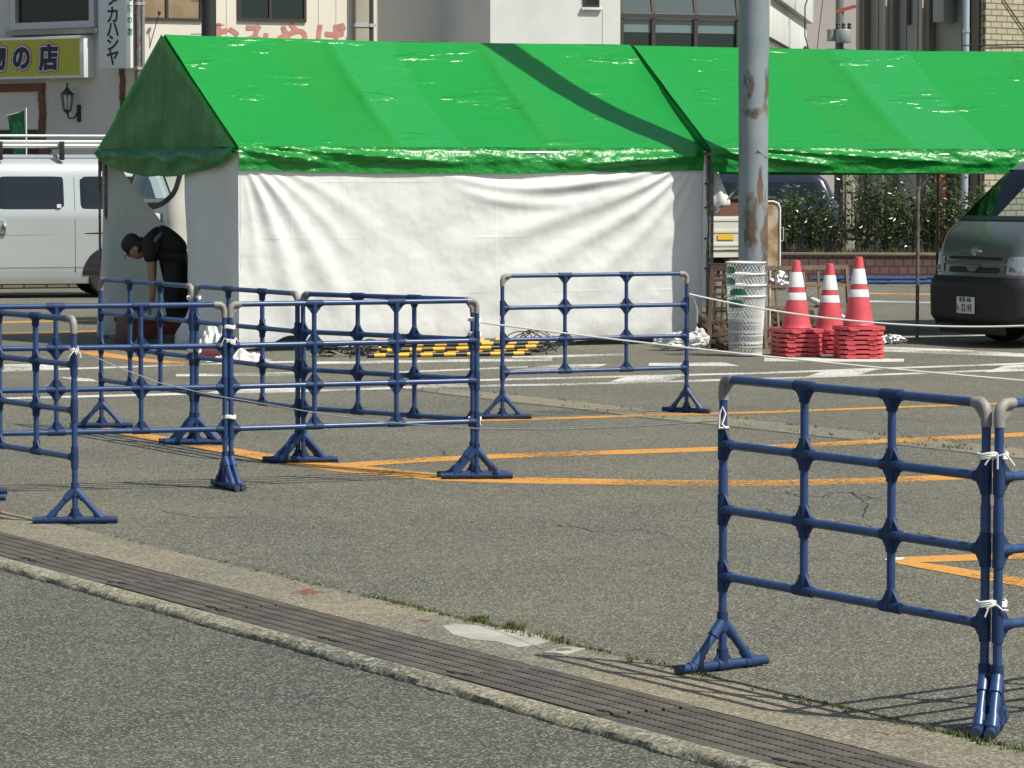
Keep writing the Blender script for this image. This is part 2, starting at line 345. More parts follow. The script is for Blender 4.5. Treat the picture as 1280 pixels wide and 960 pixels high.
def thing(name, label, cat, loc=(0, 0, 0), rz=0, group=None):
    o = bpy.data.objects.new(name, None); COL.objects.link(o)
    o.empty_display_size = .2; o.location = loc; o.rotation_euler = (0, 0, rz)
    return tag(o, label, cat, group)
def dup(root, label=None):
    c = root.copy(); COL.objects.link(c)
    if label: c['label'] = label
    for ch in list(root.children):
        d = ch.copy(); COL.objects.link(d); d.parent = c
        for g in list(ch.children):
            e = g.copy(); COL.objects.link(e); e.parent = d
    return c
def text_mesh(name, txt, size, material, parent=None, loc=(0, 0, 0), rot=(0, 0, 0), depth=.004, bold=0, sx=1, align='CENTER', fat=0):
    cu = bpy.data.curves.new(name, 'FONT'); cu.body = txt; cu.size = size; cu.extrude = depth; cu.offset = bold
    cu.align_x = align; cu.align_y = 'CENTER'; cu.resolution_u = 3
    t = bpy.data.objects.new(name + '_curve', cu); COL.objects.link(t)
    dg = bpy.context.evaluated_depsgraph_get(); dg.update()
    me = bpy.data.meshes.new_from_object(t.evaluated_get(dg)); me.name = name
    bpy.data.objects.remove(t); bpy.data.curves.remove(cu)
    if fat:
        bm = bmesh.new(); z0 = max(v.co.z for v in me.vertices)
        for k in range(15):
            n0 = len(bm.verts); bm.from_mesh(me); bm.verts.ensure_lookup_table()
            a = k * 6.2832 / 14; rr = fat if k < 14 else 0
            for v in bm.verts[n0:]: v.co += Vector((rr * math.cos(a), rr * math.sin(a), .00012 * k))
        bm.to_mesh(me); bm.free()
    me.materials.clear(); me.materials.append(material)
    o = bpy.data.objects.new(name, me); COL.objects.link(o)
    if parent: o.parent = parent
    o.location = loc; o.rotation_euler = rot; o.scale = (sx, 1, 1)
    return o
def fbm(v, o=4): return noise.fractal(Vector(v), 1.0, 2.0, o)
def sm(a, b, x):
    t = max(0, min(1, (x - a) / (b - a))); return t * t * (3 - 2 * t)

# ------------------------------------------------------------------ camera, light
cam = bpy.data.cameras.new('camera'); co = bpy.data.objects.new('camera', cam); COL.objects.link(co)
co.location = (0, 0, CAM_H); co.rotation_euler = (R(90) - PITCH, 0, 0)
cam.sensor_width = 36; cam.lens = F_PX / W_PX * 36; cam.clip_end = 2000; cam.clip_start = .1
scn.camera = co
SUN_EL = R(53.5); SX, SY = .86, -.51
w = bpy.data.worlds.new('World'); scn.world = w; w.use_nodes = True
sky = w.node_tree.nodes.new('ShaderNodeTexSky'); sky.sky_type = 'NISHITA'; sky.sun_disc = False
sky.sun_elevation = SUN_EL; sky.sun_rotation = math.atan2(SX, SY)
sky.air_density = 1.0; sky.dust_density = 1.5; sky.ozone_density = 1
bg = w.node_tree.nodes['Background']; bg.inputs['Strength'].default_value = .10
tn = w.node_tree.nodes.new('ShaderNodeMixRGB'); tn.blend_type = 'MULTIPLY'; tn.inputs[0].default_value = 1; tn.inputs[2].default_value = (1.04, 1.0, .92, 1)
w.node_tree.links.new(sky.outputs[0], tn.inputs[1]); w.node_tree.links.new(tn.outputs[0], bg.inputs['Color'])
su = bpy.data.lights.new('sun', 'SUN'); so = bpy.data.objects.new('sun', su); COL.objects.link(so)
su.energy = 4.6; su.angle = R(.53); su.color = (1.0, .965, .86)
ce = math.cos(SUN_EL); sdir = Vector((SX * ce, SY * ce, math.sin(SUN_EL)))
so.rotation_euler = sdir.to_track_quat('Z', 'Y').to_euler(); so.location = (12, -8, 20)
vs = scn.view_settings; vs.view_transform = 'Standard'; vs.look = 'None'; vs.exposure = .36; vs.gamma = 1; vs.use_curve_mapping = False
# ================================================================== ground
DV = Vector((.481, -.877, 0)).normalized(); NV = Vector((.877, .481, 0)).normalized()
O0 = G(640, 789.7)
def off(y): return (G(640, y) - O0).dot(NV)
oB, oC, oD = off(826.3), off(868.5), off(884)
def S(s, o, z=0): return O0 + DV * s + NV * o + Vector((0, 0, z))
mb = MB(); mb.poly([(-400, -60, -.022), (400, -60, -.022), (400, 900, -.022), (-400, 900, -.022)])
struct(mb.build('ground', M['road']))
mb = MB(); a, b = S(-150, 0), S(40, 0)
mb.poly([a, b, (90, 30, 0), (120, 300, 0), (-150, 300, 0)])
mb.poly([a - Vector((0, 0, .02)), b - Vector((0, 0, .02)), b, a])
struct(mb.build('parking_lot', M['asphalt'], smooth=False))
# concrete band beside the drain
mb = MB()
mb.grid(lambda u, v: S(-14 + 26 * u, oB + (0 - oB) * v + (.012 * fbm((u * 60, 3, 0)) if v > .99 else 0), .003), 400, 4)
mb.poly([S(-14, oB, .003), S(12, oB, .003), S(12, oB, -.08), S(-14, oB, -.08)])
struct(mb.build('concrete_band', M['concrete']))
mb = MB(); mb.poly([S(-14, oC, -.07), S(12, oC, -.07), S(12, oB, -.07), S(-14, oB, -.07)])
struct(mb.build('drain_channel', M['void']))
# rough outer kerb lip
mb = MB(); prof = [(0, -.06), (0, -.002), (.03, .004), (.25, .007), (.7, .005), (.9, -.003), (1.0, -.016), (1.04, -.05)]
def lip(u, v):
    k = v * (len(prof) - 1); i = min(int(k), len(prof) - 2); f = k - i
    q = .84 * (prof[i][0] * (1 - f) + prof[i + 1][0] * f); z = prof[i][1] * (1 - f) + prof[i + 1][1] * f
    s = -14 + 26 * u; nz = fbm((s * 3.1, q * 3, 2)); n2 = fbm((s * 14, q * 4, 7))
    return S(s, oC + (oD - oC) * q * (1 + (.14 * nz + .10 * n2) * q), z + (.004 * n2 + .002 * nz + .004 * fbm((s * 40, q * 9, 3))) * (1 if .12 < q < .865 else 0))
mb.grid(lip, 900, 14); struct(mb.build('kerb', M['kerb']))
# second flush kerb strip across the lot
mb = MB(); kp = [(500, 481, 7), (560, 489, 7), (640, 497.5, 9), (720, 506, 9), (800, 516, 10), (900, 526, 10), (1000, 536.5, 11), (1120, 549.5, 11.5), (1280, 567, 12), (1420, 583, 13)]
for (p, q) in zip(kp, kp[1:]):
    mb.poly([G(p[0], p[1] + p[2] / 2, .0005), G(q[0], q[1] + q[2] / 2, .0005), G(q[0], q[1] - q[2] / 2, .0005), G(p[0], p[1] - p[2] / 2, .0005)])
struct(mb.build('kerb_strip', M['concrete'], smooth=False))
mb = MB()
for (p, q) in zip(kp, kp[1:]):
    mb.poly([G(p[0], p[1] + p[2] / 2 + 1.2, .0012), G(q[0], q[1] + q[2] / 2 + 1.2, .0012), G(q[0], q[1] + q[2] / 2, .0012), G(p[0], p[1] + p[2] / 2, .0012)])
struct(mb.build('kerb_joint', M['soil'], smooth=False))
# drain grates, one by one
gw = abs(oC - oB) - .012; GL = 1.0
mb = MB(); nb = 6; sw = gw / nb * .86; pitch = (gw - sw) / (nb - 1)
for k in range(nb): mb.box((0, -gw / 2 + sw / 2 + k * pitch, -.012), (GL - .012, sw, .026), 0, .003)
for k in range(nb - 1):
    y = -gw / 2 + sw + k * pitch + (pitch - sw) / 2
    for j in range(30): mb.box((-GL / 2 + .03 + j * (GL - .06) / 29, y, -.011), (.012, pitch - sw + .004, .02))
gm = mb.mesh('drain_grate', M['grate'])
holes = MB()
holes.box((.0, 0, 0), (.05, .022, .003))
hm = holes.mesh('lifting_slot', M['void'])
yaw = math.atan2(DV.y, DV.x); ci = 0
names = ['at far left of photo', 'second from far left of photo', 'third from far left of photo', 'fourth from far left of photo', 'left of the pale cement patch', 'in front of the pale cement patch', 'just right of the pale cement patch', 'in front of the near right barrier foot', 'below the red paint dab at right', 'at the bottom edge of photo']
for k in range(12):
    s = -7.6 + k * GL
    o = bpy.data.objects.new('drain_grate', gm); COL.objects.link(o)
    o.location = S(s, (oB + oC) / 2, .004 + .003 * math.sin(k * 2.3)); o.rotation_euler = (0, 0, yaw + R(.12) * math.sin(k * 1.7))
    
    for sx in (-1, 1): h = bpy.data.objects.new('lifting_slot', hm); COL.objects.link(h); h.parent = o; h.location = (sx * .455, -gw * .36, .0025)
    GR = o
    tag(o, 'brown slotted drain grate in the kerb channel, number ' + str(k), 'drain grate', 'drain grates along the kerb')
    o['idx'] = k
grates = [o for o in COL.objects if o.name.startswith('drain_grate')]
ordn = ['farthest, partly off the left edge', 'second visible from the left edge', 'third from the left edge', 'fourth from the left edge', 'fifth from the left edge', 'sixth from the left edge, by the red paint', 'left of the cement patch', 'in front of the cement patch', 'right of the cement patch', 'under the near barrier foot shadow', 'near the bottom right, one before last', 'last at the bottom edge of the photo']
for o in grates:
    o['label'] = 'brown slotted drain grate in the channel, ' + ordn[o['idx']]; del o['idx']

# painted markings
def band(mb, pts, z=.0012):
    P2 = []
    for (p, q) in zip(pts, pts[1:]):
        n = max(1, int(abs(q[0] - p[0]) / 40))
        P2 += [tuple(p[i] + (q[i] - p[i]) * k / n for i in range(3)) for k in range(n)]
    P2.append(pts[-1])
    for (p, q) in zip(P2, P2[1:]):
        mb.poly([G(p[0], p[1] + p[2] / 2, z), G(q[0], q[1] + q[2] / 2, z), G(q[0], q[1] - q[2] / 2, z), G(p[0], p[1] - p[2] / 2, z)])
def quad(mb, pts, z=.0020): mb.poly([G(x, y, z) for x, y in pts])
mb = MB()
for pts in ([(128, 536, 5), (200, 548, 7), (320, 569, 9), (420, 584, 10), (545, 596, 9), (640, 600, 7.5), (800, 603, 7), (960, 604, 7), (1080, 601, 7), (1200, 596, 6.5), (1320, 589, 6)],
            [(75, 436, 4), (130, 443, 6), (180, 450, 4), (240, 455, 3)], [(-60, 413, 2), (0, 417.5, 2.4), (60, 416, 2.2), (120, 414, 2.2)], [(-60, 405, 2), (0, 403, 2), (120, 400, 2)],
            [(1085, 366.5, 1.4), (1170, 368, 1.4)], [(1165, 404, 2), (1260, 408, 2)]): band(mb, pts)
for pts in ([(424, 582, 6), (520, 575, 6), (640, 569.5, 5.6), (900, 561, 5.2), (1000, 557, 5), (1090, 552, 5), (1320, 541, 5)],
            [(520, 527.5, 2), (660, 524, 2.4), (810, 519, 2.4), (960, 515, 2.4), (1200, 506, 2.2), (1320, 502, 2)],
            [(1118, 700, 7), (1180, 698, 8), (1320, 692.5, 8)]): band(mb, pts, .0020)
band(mb, [(1122, 702, 5), (1180, 711, 9), (1320, 735, 12)], .0028)
struct(mb.build('orange_line', M['yellowline'], smooth=False))
mb = MB()
for pts in ([(-60, 500, 2), (0, 498, 2.2), (240, 492, 2.5), (400, 488, 2.5), (520, 484, 2.5), (640, 481.5, 2.4), (760, 479, 2.2), (900, 475, 2.2), (1000, 472, 2), (1320, 460, 2)],
            [(-60, 466, 2.2), (0, 463.5, 2.2), (100, 460.5, 2.2), (280, 454, 2), (370, 452, 2)],
            [(500, 478, 2), (640, 474, 2), (800, 470, 2), (960, 466, 2), (1090, 461, 2), (1320, 453, 2)],
            [(395, 453.5, 3), (560, 451, 3), (690, 449, 4)], [(480, 466, 2), (660, 458.5, 1.6)], [(640, 447, 3), (780, 443, 2.4)], [(220, 469, 3), (375, 467, 4)],
            [(955, 449, 5), (1130, 450.5, 4)], [(1095, 436, 6), (1180, 439, 6), (1320, 446, 4)], [(1120, 421, 2.5), (1240, 418.5, 2)], [(1085, 376.5, 1.6), (1165, 378, 1.6)], [(-60, 384, 1.6), (118, 383, 1.6)]):
    band(mb, pts, .0012)
for q in ([(5, 464), (62, 462), (92, 453.5), (5, 455.5)], [(74, 471), (98, 476.5), (125, 477), (112, 473)], [(752, 480), (832, 476.3), (862, 468), (782, 471)], [(1002, 472.5), (1067, 470), (1097, 461.5), (1027, 464.5)],
          [(1231, 465.5), (1310, 462.5), (1330, 454), (1255, 457)], [(508, 485), (585, 482), (592, 475), (537, 477)], [(250, 492), (372, 489), (380, 481), (300, 484)], [(810, 457), (925, 457.5), (905, 453), (812, 453.5)],
          [(640, 463), (740, 461), (760, 455), (690, 456)]):
    quad(mb, q, .0020)
quad(mb, [(1106, 700), (1128, 699.5), (1131, 696.5), (1109, 696.5)], .0036)
struct(mb.build('white_line', M['whiteline'], smooth=False))
mb = MB()
for (x, y, w_) in ((387, 740, 20), (530, 776, 14), (1118, 914, 26), (880, 822, 10)):
    mb.poly([G(x + w_ * math.cos(t) * (1 + .3 * math.sin(3 * t)), y + w_ * .17 * math.sin(t), .0045) for t in [k * .4189 for k in range(15)]])
struct(mb.build('red_paint_mark', M['redpaint'], smooth=False))
mb = MB(); mb.poly([G(x, y, .0042) for x, y in ((552, 782), (566, 793), (590, 799), (622, 802), (648, 809), (672, 806), (692, 800), (688, 796), (664, 791), (640, 787), (612, 783), (590, 781), (570, 780))])
struct(mb.build('cement_patch', M['cement'], smooth=False))
t = thing('survey_marker', 'small pale square survey marker set in the concrete band', 'marker', G(705, 815.5))
mb = MB(); mb.box((0, 0, .005), (.085, .16, .008), R(-29), .002); mb.build('marker_base', M['cement'], t)
mb = MB(); mb.lathe([(.03, .0092), (.028, .011), (0, .0115)], 14); mb.build('marker_disc', M['oldpipe'], t)

mb = MB(); rc = random.Random(6)
for path in ([(982, 616), (1012, 622), (1058, 615), (1092, 622), (1130, 619)], [(958, 636), (1010, 650), (1060, 652), (1110, 662), (1160, 668), (1215, 684)], [(1035, 655), (1075, 668), (1120, 676)], [(1060, 614), (1085, 630), (1078, 650)], [(700, 655), (740, 664), (800, 662), (850, 672)], [(200, 640), (260, 648), (330, 645)], [(545, 560), (560, 571), (575, 572)]):
    pts = []
    for p, q in zip(path, path[1:]):
        for k in range(6): pts.append(G(p[0] + (q[0] - p[0]) * k / 6 + rc.gauss(0, 2.2), p[1] + (q[1] - p[1]) * k / 6 + rc.gauss(0, .8), .0008))
    for a, b in zip(pts, pts[1:]):
        w1 = rc.uniform(.003, .010); n1 = Vector((-(b - a).y, (b - a).x, 0)).normalized() * w1
        mb.poly([a - n1, b - n1 * .7, b + n1 * .7, a + n1])
struct(mb.build('asphalt_crack', mat('crack_dark', (.022, .020, .016), .95), smooth=False))
# weeds in the joints
mb = MB(); rnd = random.Random(3)
def tuft(p, h, n, spread):
    for _ in range(n):
        a = rnd.uniform(0, 6.283); q = p + Vector((math.cos(a), math.sin(a), 0)) * rnd.uniform(0, spread)
        d = Vector((math.cos(a + 1), math.sin(a + 1), 0)); hh = h * rnd.uniform(.5, 1.2); ln = Vector((rnd.uniform(-.5, .5), rnd.uniform(-.5, .5), 0)) * hh
        wd = rnd.uniform(.0015, .0035)
        mb.poly([q - d * wd, q + d * wd, q + d * wd * .6 + ln * .5 + Vector((0, 0, hh * .7)), q + ln + Vector((0, 0, hh))])
for i in range(1500):
    s = rnd.uniform(-6.5, 5.5); dens = sm(-3.5, 0.3, s) * (.55 + .9 * fbm((s * 1.6, 5, 0)))
    if rnd.random() < max(.06, dens): tuft(S(s, rnd.gauss(.0, .02)), .009 + .016 * max(0, dens) * rnd.random(), 8, .02)
for i in range(24): tuft(G(598 + rnd.gauss(0, 5), 777 + rnd.gauss(0, 1)), .022, 9, .02)
for i in range(20): tuft(G(640 + rnd.gauss(0, 7), 787 + rnd.gauss(0, 1)), .03, 8, .02)
for i in range(240):
    x = rnd.uniform(520, 1290)
    if rnd.random() < .25 + .6 * fbm((x * .02, 1, 1)) or 1085 < x < 1200: tuft(G(x, 484 + (x - 520) * .108 + rnd.choice((-3, 4)) + rnd.gauss(0, .8)), .02, 6, .03)
for i in range(16): tuft(G(1195 + rnd.gauss(0, 8), 560 + rnd.gauss(0, 1.5)), .022, 6, .03)
o = mb.build('weeds', M['weed'], smooth=False, fix=False); o['kind'] = 'stuff'; tag(o, 'short green weeds growing in the joints of the kerb and asphalt', 'weeds')
# ================================================================== pipe barriers
BW = 1.5; ZR = [.985, .765, .545, .32]; PR = .0145; JR = .0185
XS = [0, BW / 3, 2 * BW / 3, BW]
def make_barrier():
    t = thing('pipe_barrier', 'blue pipe barrier', 'barrier', group='blue plastic pipe barriers with white ties')
    for z in ZR:
        top = z == ZR[0]; m = MB(); m.cyl((.05 if top else .02, 0, z), (BW - (.05 if top else .02), 0, z), PR, n=14); m.build('rail', M['blue'], t)
    for x in XS[1:3]:
        m = MB(); m.cyl((x, 0, ZR[3]), (x, 0, ZR[0]), PR * .96, n=14); m.build('upright', M['blue'], t)
    for i, x in enumerate((0, BW)):
        m = MB(); m.cyl((x, 0, .03), (x, 0, .95), PR, n=14); m.cyl((x, 0, .60), (x, 0, .68), PR * 1.15, n=14)
        m.build('post', M['blue'], t)
        s = 1 if i == 0 else -1
        m = MB(); m.tube([(x, 0, .915), (x, 0, .955), (x + s * .007, 0, .974), (x + s * .025, 0, .985), (x + s * .062, 0, .985)], .0172, 14)
        m.prism([(x + s * .01, -.004, .925), (x + s * .062, -.004, .972), (x + s * .005, -.004, .978)], (0, .008, 0))
        m.build('corner_joint', M['greyjoint'], t)
    for k, z in enumerate(ZR):
        for i, x in enumerate(XS):
            if k == 0 and i in (0, 3): continue
            m = MB(); h = .052
            L = (0 if i == 0 else h); Rr = (0 if i == 3 else h); U = (0 if k == 0 else h); D = (0 if (k == 3 and i in (1, 2)) else h)
            m.cyl((x - L, 0, z), (x + Rr, 0, z), JR, n=12) if L + Rr > 0 else None
            m.cyl((x, 0, z - D), (x, 0, z + U), JR, n=12)
            for sx, e in ((-1, L), (1, Rr)):
                for sz, f in ((-1, D), (1, U)):
                    if e and f: m.prism([(x, -.006, z), (x + sx * .050, -.005, z), (x + sx * .048, -.005, z + sz * .014), (x + sx * .014, -.005, z + sz * .055), (x, -.005, z + sz * .055)], (0, .010, 0))
            m.build('pipe_joint', M['bluejoint'], t)
    for x in (0, BW):
        f = MB(); f.cyl((-.20, 0, .02), (.20, 0, .02), .0165, n=12); f.cyl((-.028, 0, .02), (.028, 0, .02), .021, n=12)
        for s in (-1, 1): f.cyl((s * .10, 0, .02), (s * .155, 0, .02), .020, n=12)
        f.cyl((0, 0, .02), (0, 0, .075), .021, n=12)
        f.prism([(-.045, -.004, .03), (.045, -.004, .03), (0, -.004, .085)], (0, .008, 0))
        f.cyl((0, 0, .135), (0, 0, .20), .0195, n=12)
        fo = f.build('foot', M['bluejoint'], t, loc=(x, 0, 0))
        for s in (-1, 1):
            b = MB(); b.cyl((s * .004, 0, .165), (s * .127, 0, .028), .0145, n=12); b.cyl((s * .004, 0, .165), (s * .045, 0, .12), .019, n=12); b.cyl((s * .098, 0, .06), (s * .127, 0, .028), .019, n=12)
            b.build('brace', M['blue'], fo)
            c = MB(); c.cyl((s * .199, 0, .02), (s * .207, 0, .02), .0172, n=12); c.build('end_cap', M['cap'], fo)
    return t
barrier0 = make_barrier()
blist = [  # left base px, right base px, foot yaw left, foot yaw right (world, degrees), label
    ('near_right', (903, 838), (1230, 912), 40, 76, 'near blue pipe barrier at right foreground, its left foot on the concrete band'),
    ('edge_right', (1246, 914), None, 76, 60, 'blue pipe barrier cut off by right edge, tied to the near one'),
    ('middle', (628, 524), (858, 516), 2, -38, 'blue pipe barrier standing alone in front of the white tent wall, centre of photo'),
    ('mid_front', (289, 610.5), (596, 599), -66, 4, 'front blue pipe barrier left of centre with one foot on the orange line'),
    ('left_front', (-36, 619), (281.5, 611), 5, -66, 'long blue pipe barrier from the left edge to the taped double post'),
    ('near_left', (-43, 627), (94, 655), 10, 3, 'nearest left blue pipe barrier with a white cord tied to its end post'),
    ('back_left', (127, 535), (240.5, 555), 2, 3, 'rear left blue pipe barrier in front of the bent person'),
    ('back_mid', (246, 556), (372.5, 578), 3, 4, 'rear middle blue pipe barrier in front of the crumpled sheet and tent corner'),
    ('back_right', (379.5, 578.5), (591, 596.5), 4, 8, 'rear blue pipe barrier between front barrier and the striped bars'),
]
BPOS = {}
for i, (key, l, r, fl, fr, lab) in enumerate(blist):
    A = G(*l); B = G(*r) if r else A + Vector((.76, .65, 0)).normalized() * 1.5
    o = barrier0 if i == 0 else dup(barrier0)
    o['label'] = lab; d = B - A; yw = math.atan2(d.y, d.x)
    o.location = A; o.rotation_euler = (0, 0, yw); o.scale = (d.length / BW, 1, 1)
    feet = sorted([c for c in o.children if c.name.startswith('foot')], key=lambda c: c.location.x)
    feet[0].rotation_euler = (0, 0, R(fl) - yw); feet[1].rotation_euler = (0, 0, R(fr) - yw)
    BPOS[key] = (A, B)
    print('BARRIER', key, round(d.length, 2))

nf = [c for c in barrier0.children if c.name.startswith('foot')]
nf = min(nf, key=lambda c: c.location.x)
for c in nf.children:
    if c.name.startswith('end_cap') and sum(v.co.x for v in c.data.vertices) > 0:
        c.data = c.data.copy(); c.data.materials[0] = M['rustcap']; c['label'] = 'rusty brown end cap'
# ties
def tie(p, r1, r2, lab, tail=True, yaw=0):
    m = MB(); rr = random.Random(lab)
    for k in range(3):
        z = (k - 1) * .006
        m.tube([(r1 * math.cos(a), r2 * math.sin(a), z + .003 * math.sin(3 * a)) for a in [j * .3927 for j in range(16)]], .0042, 6, closed=True)
    if tail:
        for k in range(3):
            a = rr.uniform(-2.6, -.5); L = rr.uniform(.03, .07)
            m.tube([(.2 * r1, -r2, 0), (.2 * r1 + L * .5 * math.cos(a), -r2 - .012, .02 * rr.uniform(-1, 1.4)), (.2 * r1 + L * math.cos(a), -r2 - .01, L * math.sin(a) * .7)], .003, 5)
    o = m.build('white_tie', M['rope'], loc=p, rot=(0, 0, yaw)); tag(o, lab, 'tie', 'white ties on the barrier posts'); return o
def postpt(key, end, z): return BPOS[key][end] + Vector((0, 0, z))
mid = lambda a, b: (a + b) / 2
nr = mid(postpt('near_right', 1, 0), postpt('edge_right', 0, 0))
tie(nr + Vector((0, 0, .83)), .044, .026, 'clear white tape bow round the double post, upper, right foreground', True)
tie(nr + Vector((0, 0, .385)), .044, .026, 'clear white tape bow round the double post, lower, right foreground', True)
cl = mid(postpt('left_front', 1, 0), postpt('mid_front', 0, 0))
for z, s_ in ((.865, 'highest'), (.79, 'middle'), (.385, 'lowest')):
    tie(cl + Vector((0, 0, z)), .040, .024, s_ + ' white tie on the double post left of centre', z == .79)
em = mid(postpt('back_left', 1, 0), postpt('back_mid', 0, 0))
tie(em + Vector((0, 0, .915)), .042, .026, 'white tie under the joint of rear double post near person'); tie(em + Vector((0, 0, .585)), .042, .026, 'white tie halfway down the rear double post near person')
cr = mid(postpt('mid_front', 1, 0), postpt('back_right', 1, 0))
tie(cr + Vector((0, 0, .88)), .034, .028, 'white tie with loose ends where the front and rear barriers meet, upper'); tie(cr + Vector((0, 0, .80)), .034, .028, 'white tie where the front and rear barriers meet, second from top'); tie(cr + Vector((0, 0, .33)), .034, .028, 'white tie where the front and rear barriers meet, lowest')
# ropes
def rope(a, b, sag, r, m_, lab, name='rope', n=40, extra=None):
    m = MB(); pts = [a + (b - a) * (k / n) - Vector((0, 0, sag * 4 * (k / n) * (1 - k / n))) for k in range(n + 1)]
    m.tube(pts, r, 6)
    for e in extra or []: m.tube(e, r * .9, 6)
    return tag(m.build(name, m_), lab, 'rope')
c1 = cr + Vector((.02, -.02, .865))
rope(c1, P(1330, 480, 17.5), .02, .0055, M['rope'], 'white rope from the meeting barriers sloping down past the lone middle barrier')
b1 = BPOS['middle'][1] + Vector((.018, -.018, .84))
rope(b1, P(1340, 404, 23.5), .10, .007, M['rope'], 'white rope from the lone middle barrier passing in front of cones and van', extra=[[b1, b1 + Vector((.03, -.01, -.03)), b1 + Vector((.055, -.01, -.11)), b1 + Vector((.05, 0, -.2))]])
d1 = BPOS['near_left'][1] + Vector((.017, -.017, .835)); a1 = BPOS['near_right'][0] + Vector((-.017, .017, .865))
m = MB(); 
pts = [P(x, y, d1.y + (a1.y - d1.y) * k) for (x, y, k) in ((97, 437, 0), (150, 460, .07), (200, 479, .13), (265, 494, .21), (330, 505, .29), (400, 517, .38), (480, 528, .48), (600, 536, .62), (700, 537, .75), (800, 533, .87), (900, 526, 1.0))]
m.tube(pts, .0024, 5)
tag(m.build('cord', M['wire']), 'thin grey cord hanging from the near left barrier across to the near right one', 'cord')
m = MB(); lp = BPOS['near_right'][0] + Vector((-.004, -.019, 0))
m.tube([lp + Vector((-.012, 0, .82)), lp + Vector((-.010, -.003, .87)), lp + Vector((.0, -.004, .893)), lp + Vector((.010, -.003, .87)), lp + Vector((-.002, -.002, .835)), lp + Vector((.012, -.002, .82))], .0045, 6)
m.tube([lp + Vector((.019 * math.cos(a), .019 + .021 * math.sin(a), .822)) for a in [j * .5236 for j in range(12)]], .0048, 6, closed=True)
tag(m.build('white_tie', M['rope']), 'white rope loop knotted on the left post of the near right barrier', 'tie', 'white ties on the barrier posts')
tie(BPOS['near_left'][1] + Vector((0, 0, .835)), .019, .019, 'white tie holding the cord on the near left barrier post', True)
# ================================================================== tents
FL, FR = Vector((-2.60, 33.28, 0)), Vector((1.91, 35.11, 0))
BL, BR = Vector((-4.28, 36.45, 0)), Vector((.36, 38.35, 0))
RL, RR = Vector((-3.45, 34.87, 3.08)), Vector((1.23, 36.76, 3.05))
EZ, VZ = 1.955, 1.72
def lerp(a, b, t): return a + (b - a) * t
def Z(v, z): return Vector((v.x, v.y, z))
def roof_slope(mb, E0, E1, R0, R1, nsec, nu=120, nv=26, seed=0, sag=.075):
    """eave E0-E1 to ridge R0-R1, sagging between rafters"""
    n = (E1 - E0).cross(R0 - E0).normalized()
    if n.z < 0: n = -n
    def fn(u, v):
        p = lerp(lerp(E0, E1, u), lerp(R0, R1, u), v)
        s = math.sin(math.pi * (u * nsec % 1)) ** .8
        d = -sag * math.sin(math.pi * v) * (.35 + .65 * s) - .02 * s * (1 - v) * v
        d += .006 * fbm((u * 5 + seed, v * 7, 0))
        k = u * nsec; r = abs(k - round(k))
        d += .018 * math.exp(-(r / .035) ** 2) * math.sin(math.pi * v) ** .5
        return p + n * d - Vector((0, 0, .02 * math.sin(math.pi * u) * v))
    mb.grid(fn, nu, nv, mfn=lambda u, v: 1 if .22 < u < .335 else (2 if .335 <= u < .47 else (1 if .64 < u < .72 else 0)))
def valance(mb, E0, E1, drop, seed, nu=150, sagmid=.03, out=None):
    n = Vector((E1.y - E0.y, -(E1.x - E0.x), 0)).normalized() if out is None else out
    def fn(u, v):
        p = lerp(E0, E1, u); w = math.sin(math.pi * u)
        z = p.z - v * (drop + sagmid * w * v) + .012 * fbm((u * 6, seed, 3)) * v
        b = .042 * math.sin(math.pi * min(1, max(0, v - .12) * 1.3)) * (.55 + .9 * fbm((u * 9, v * 1.3 + seed, 1)))
        b += .012 * fbm((u * 26, v * 3, seed)) * math.sin(math.pi * v)
        # pulled corner folds
        b += .05 * math.exp(-((v - .10 - 3.4 * u) / .14) ** 2) * sm(.0, .03, u) * (1 - sm(.16, .26, u)) + .04 * math.exp(-((v + .1 - 1.7 * u) / .11) ** 2) * sm(.03, .10, u) * (1 - sm(.34, .5, u))
        b += .06 * math.exp(-((v - .3 - 1.7 * (1 - u)) / .18) ** 2) * sm(0, .03, 1 - u) * (1 - sm(.22, .35, 1 - u))
        b -= .02 * v * v
        return Vector((p.x, p.y, z)) + n * (max(b, 0) * (1 - .85 * v ** 3) + .003 + .02 * sm(0, .6, v))
    mb.grid(fn, nu, 16)
def gable(mb, E0, E1, apex, drop, seed, out):
    def fn(u, v):
        # v 0 bottom of triangle .. 1 apex
        p = lerp(lerp(E0, E1, u), apex, v)
        return p + out * (.035 + .02 * fbm((u * 6, v * 3, seed)) * (1 - v) - .03 * math.sin(math.pi * u) * (1 - v))
    mb.grid(fn, 30, 24)
    def f2(u, v):
        p = lerp(E0, E1, u); w = math.sin(math.pi * u) ** .6
        z = p.z - v * (drop * (.25 + .8 * w) + .02 * fbm((u * 5, seed, 0)))
        b = .04 * math.sin(math.pi * v) * (.4 + fbm((u * 8, v * 2, seed)))
        return Vector((p.x, p.y, z)) + out * (max(b, 0) + .035 * min(1, v * 4) + .02)
    mb.grid(f2, 50, 10)
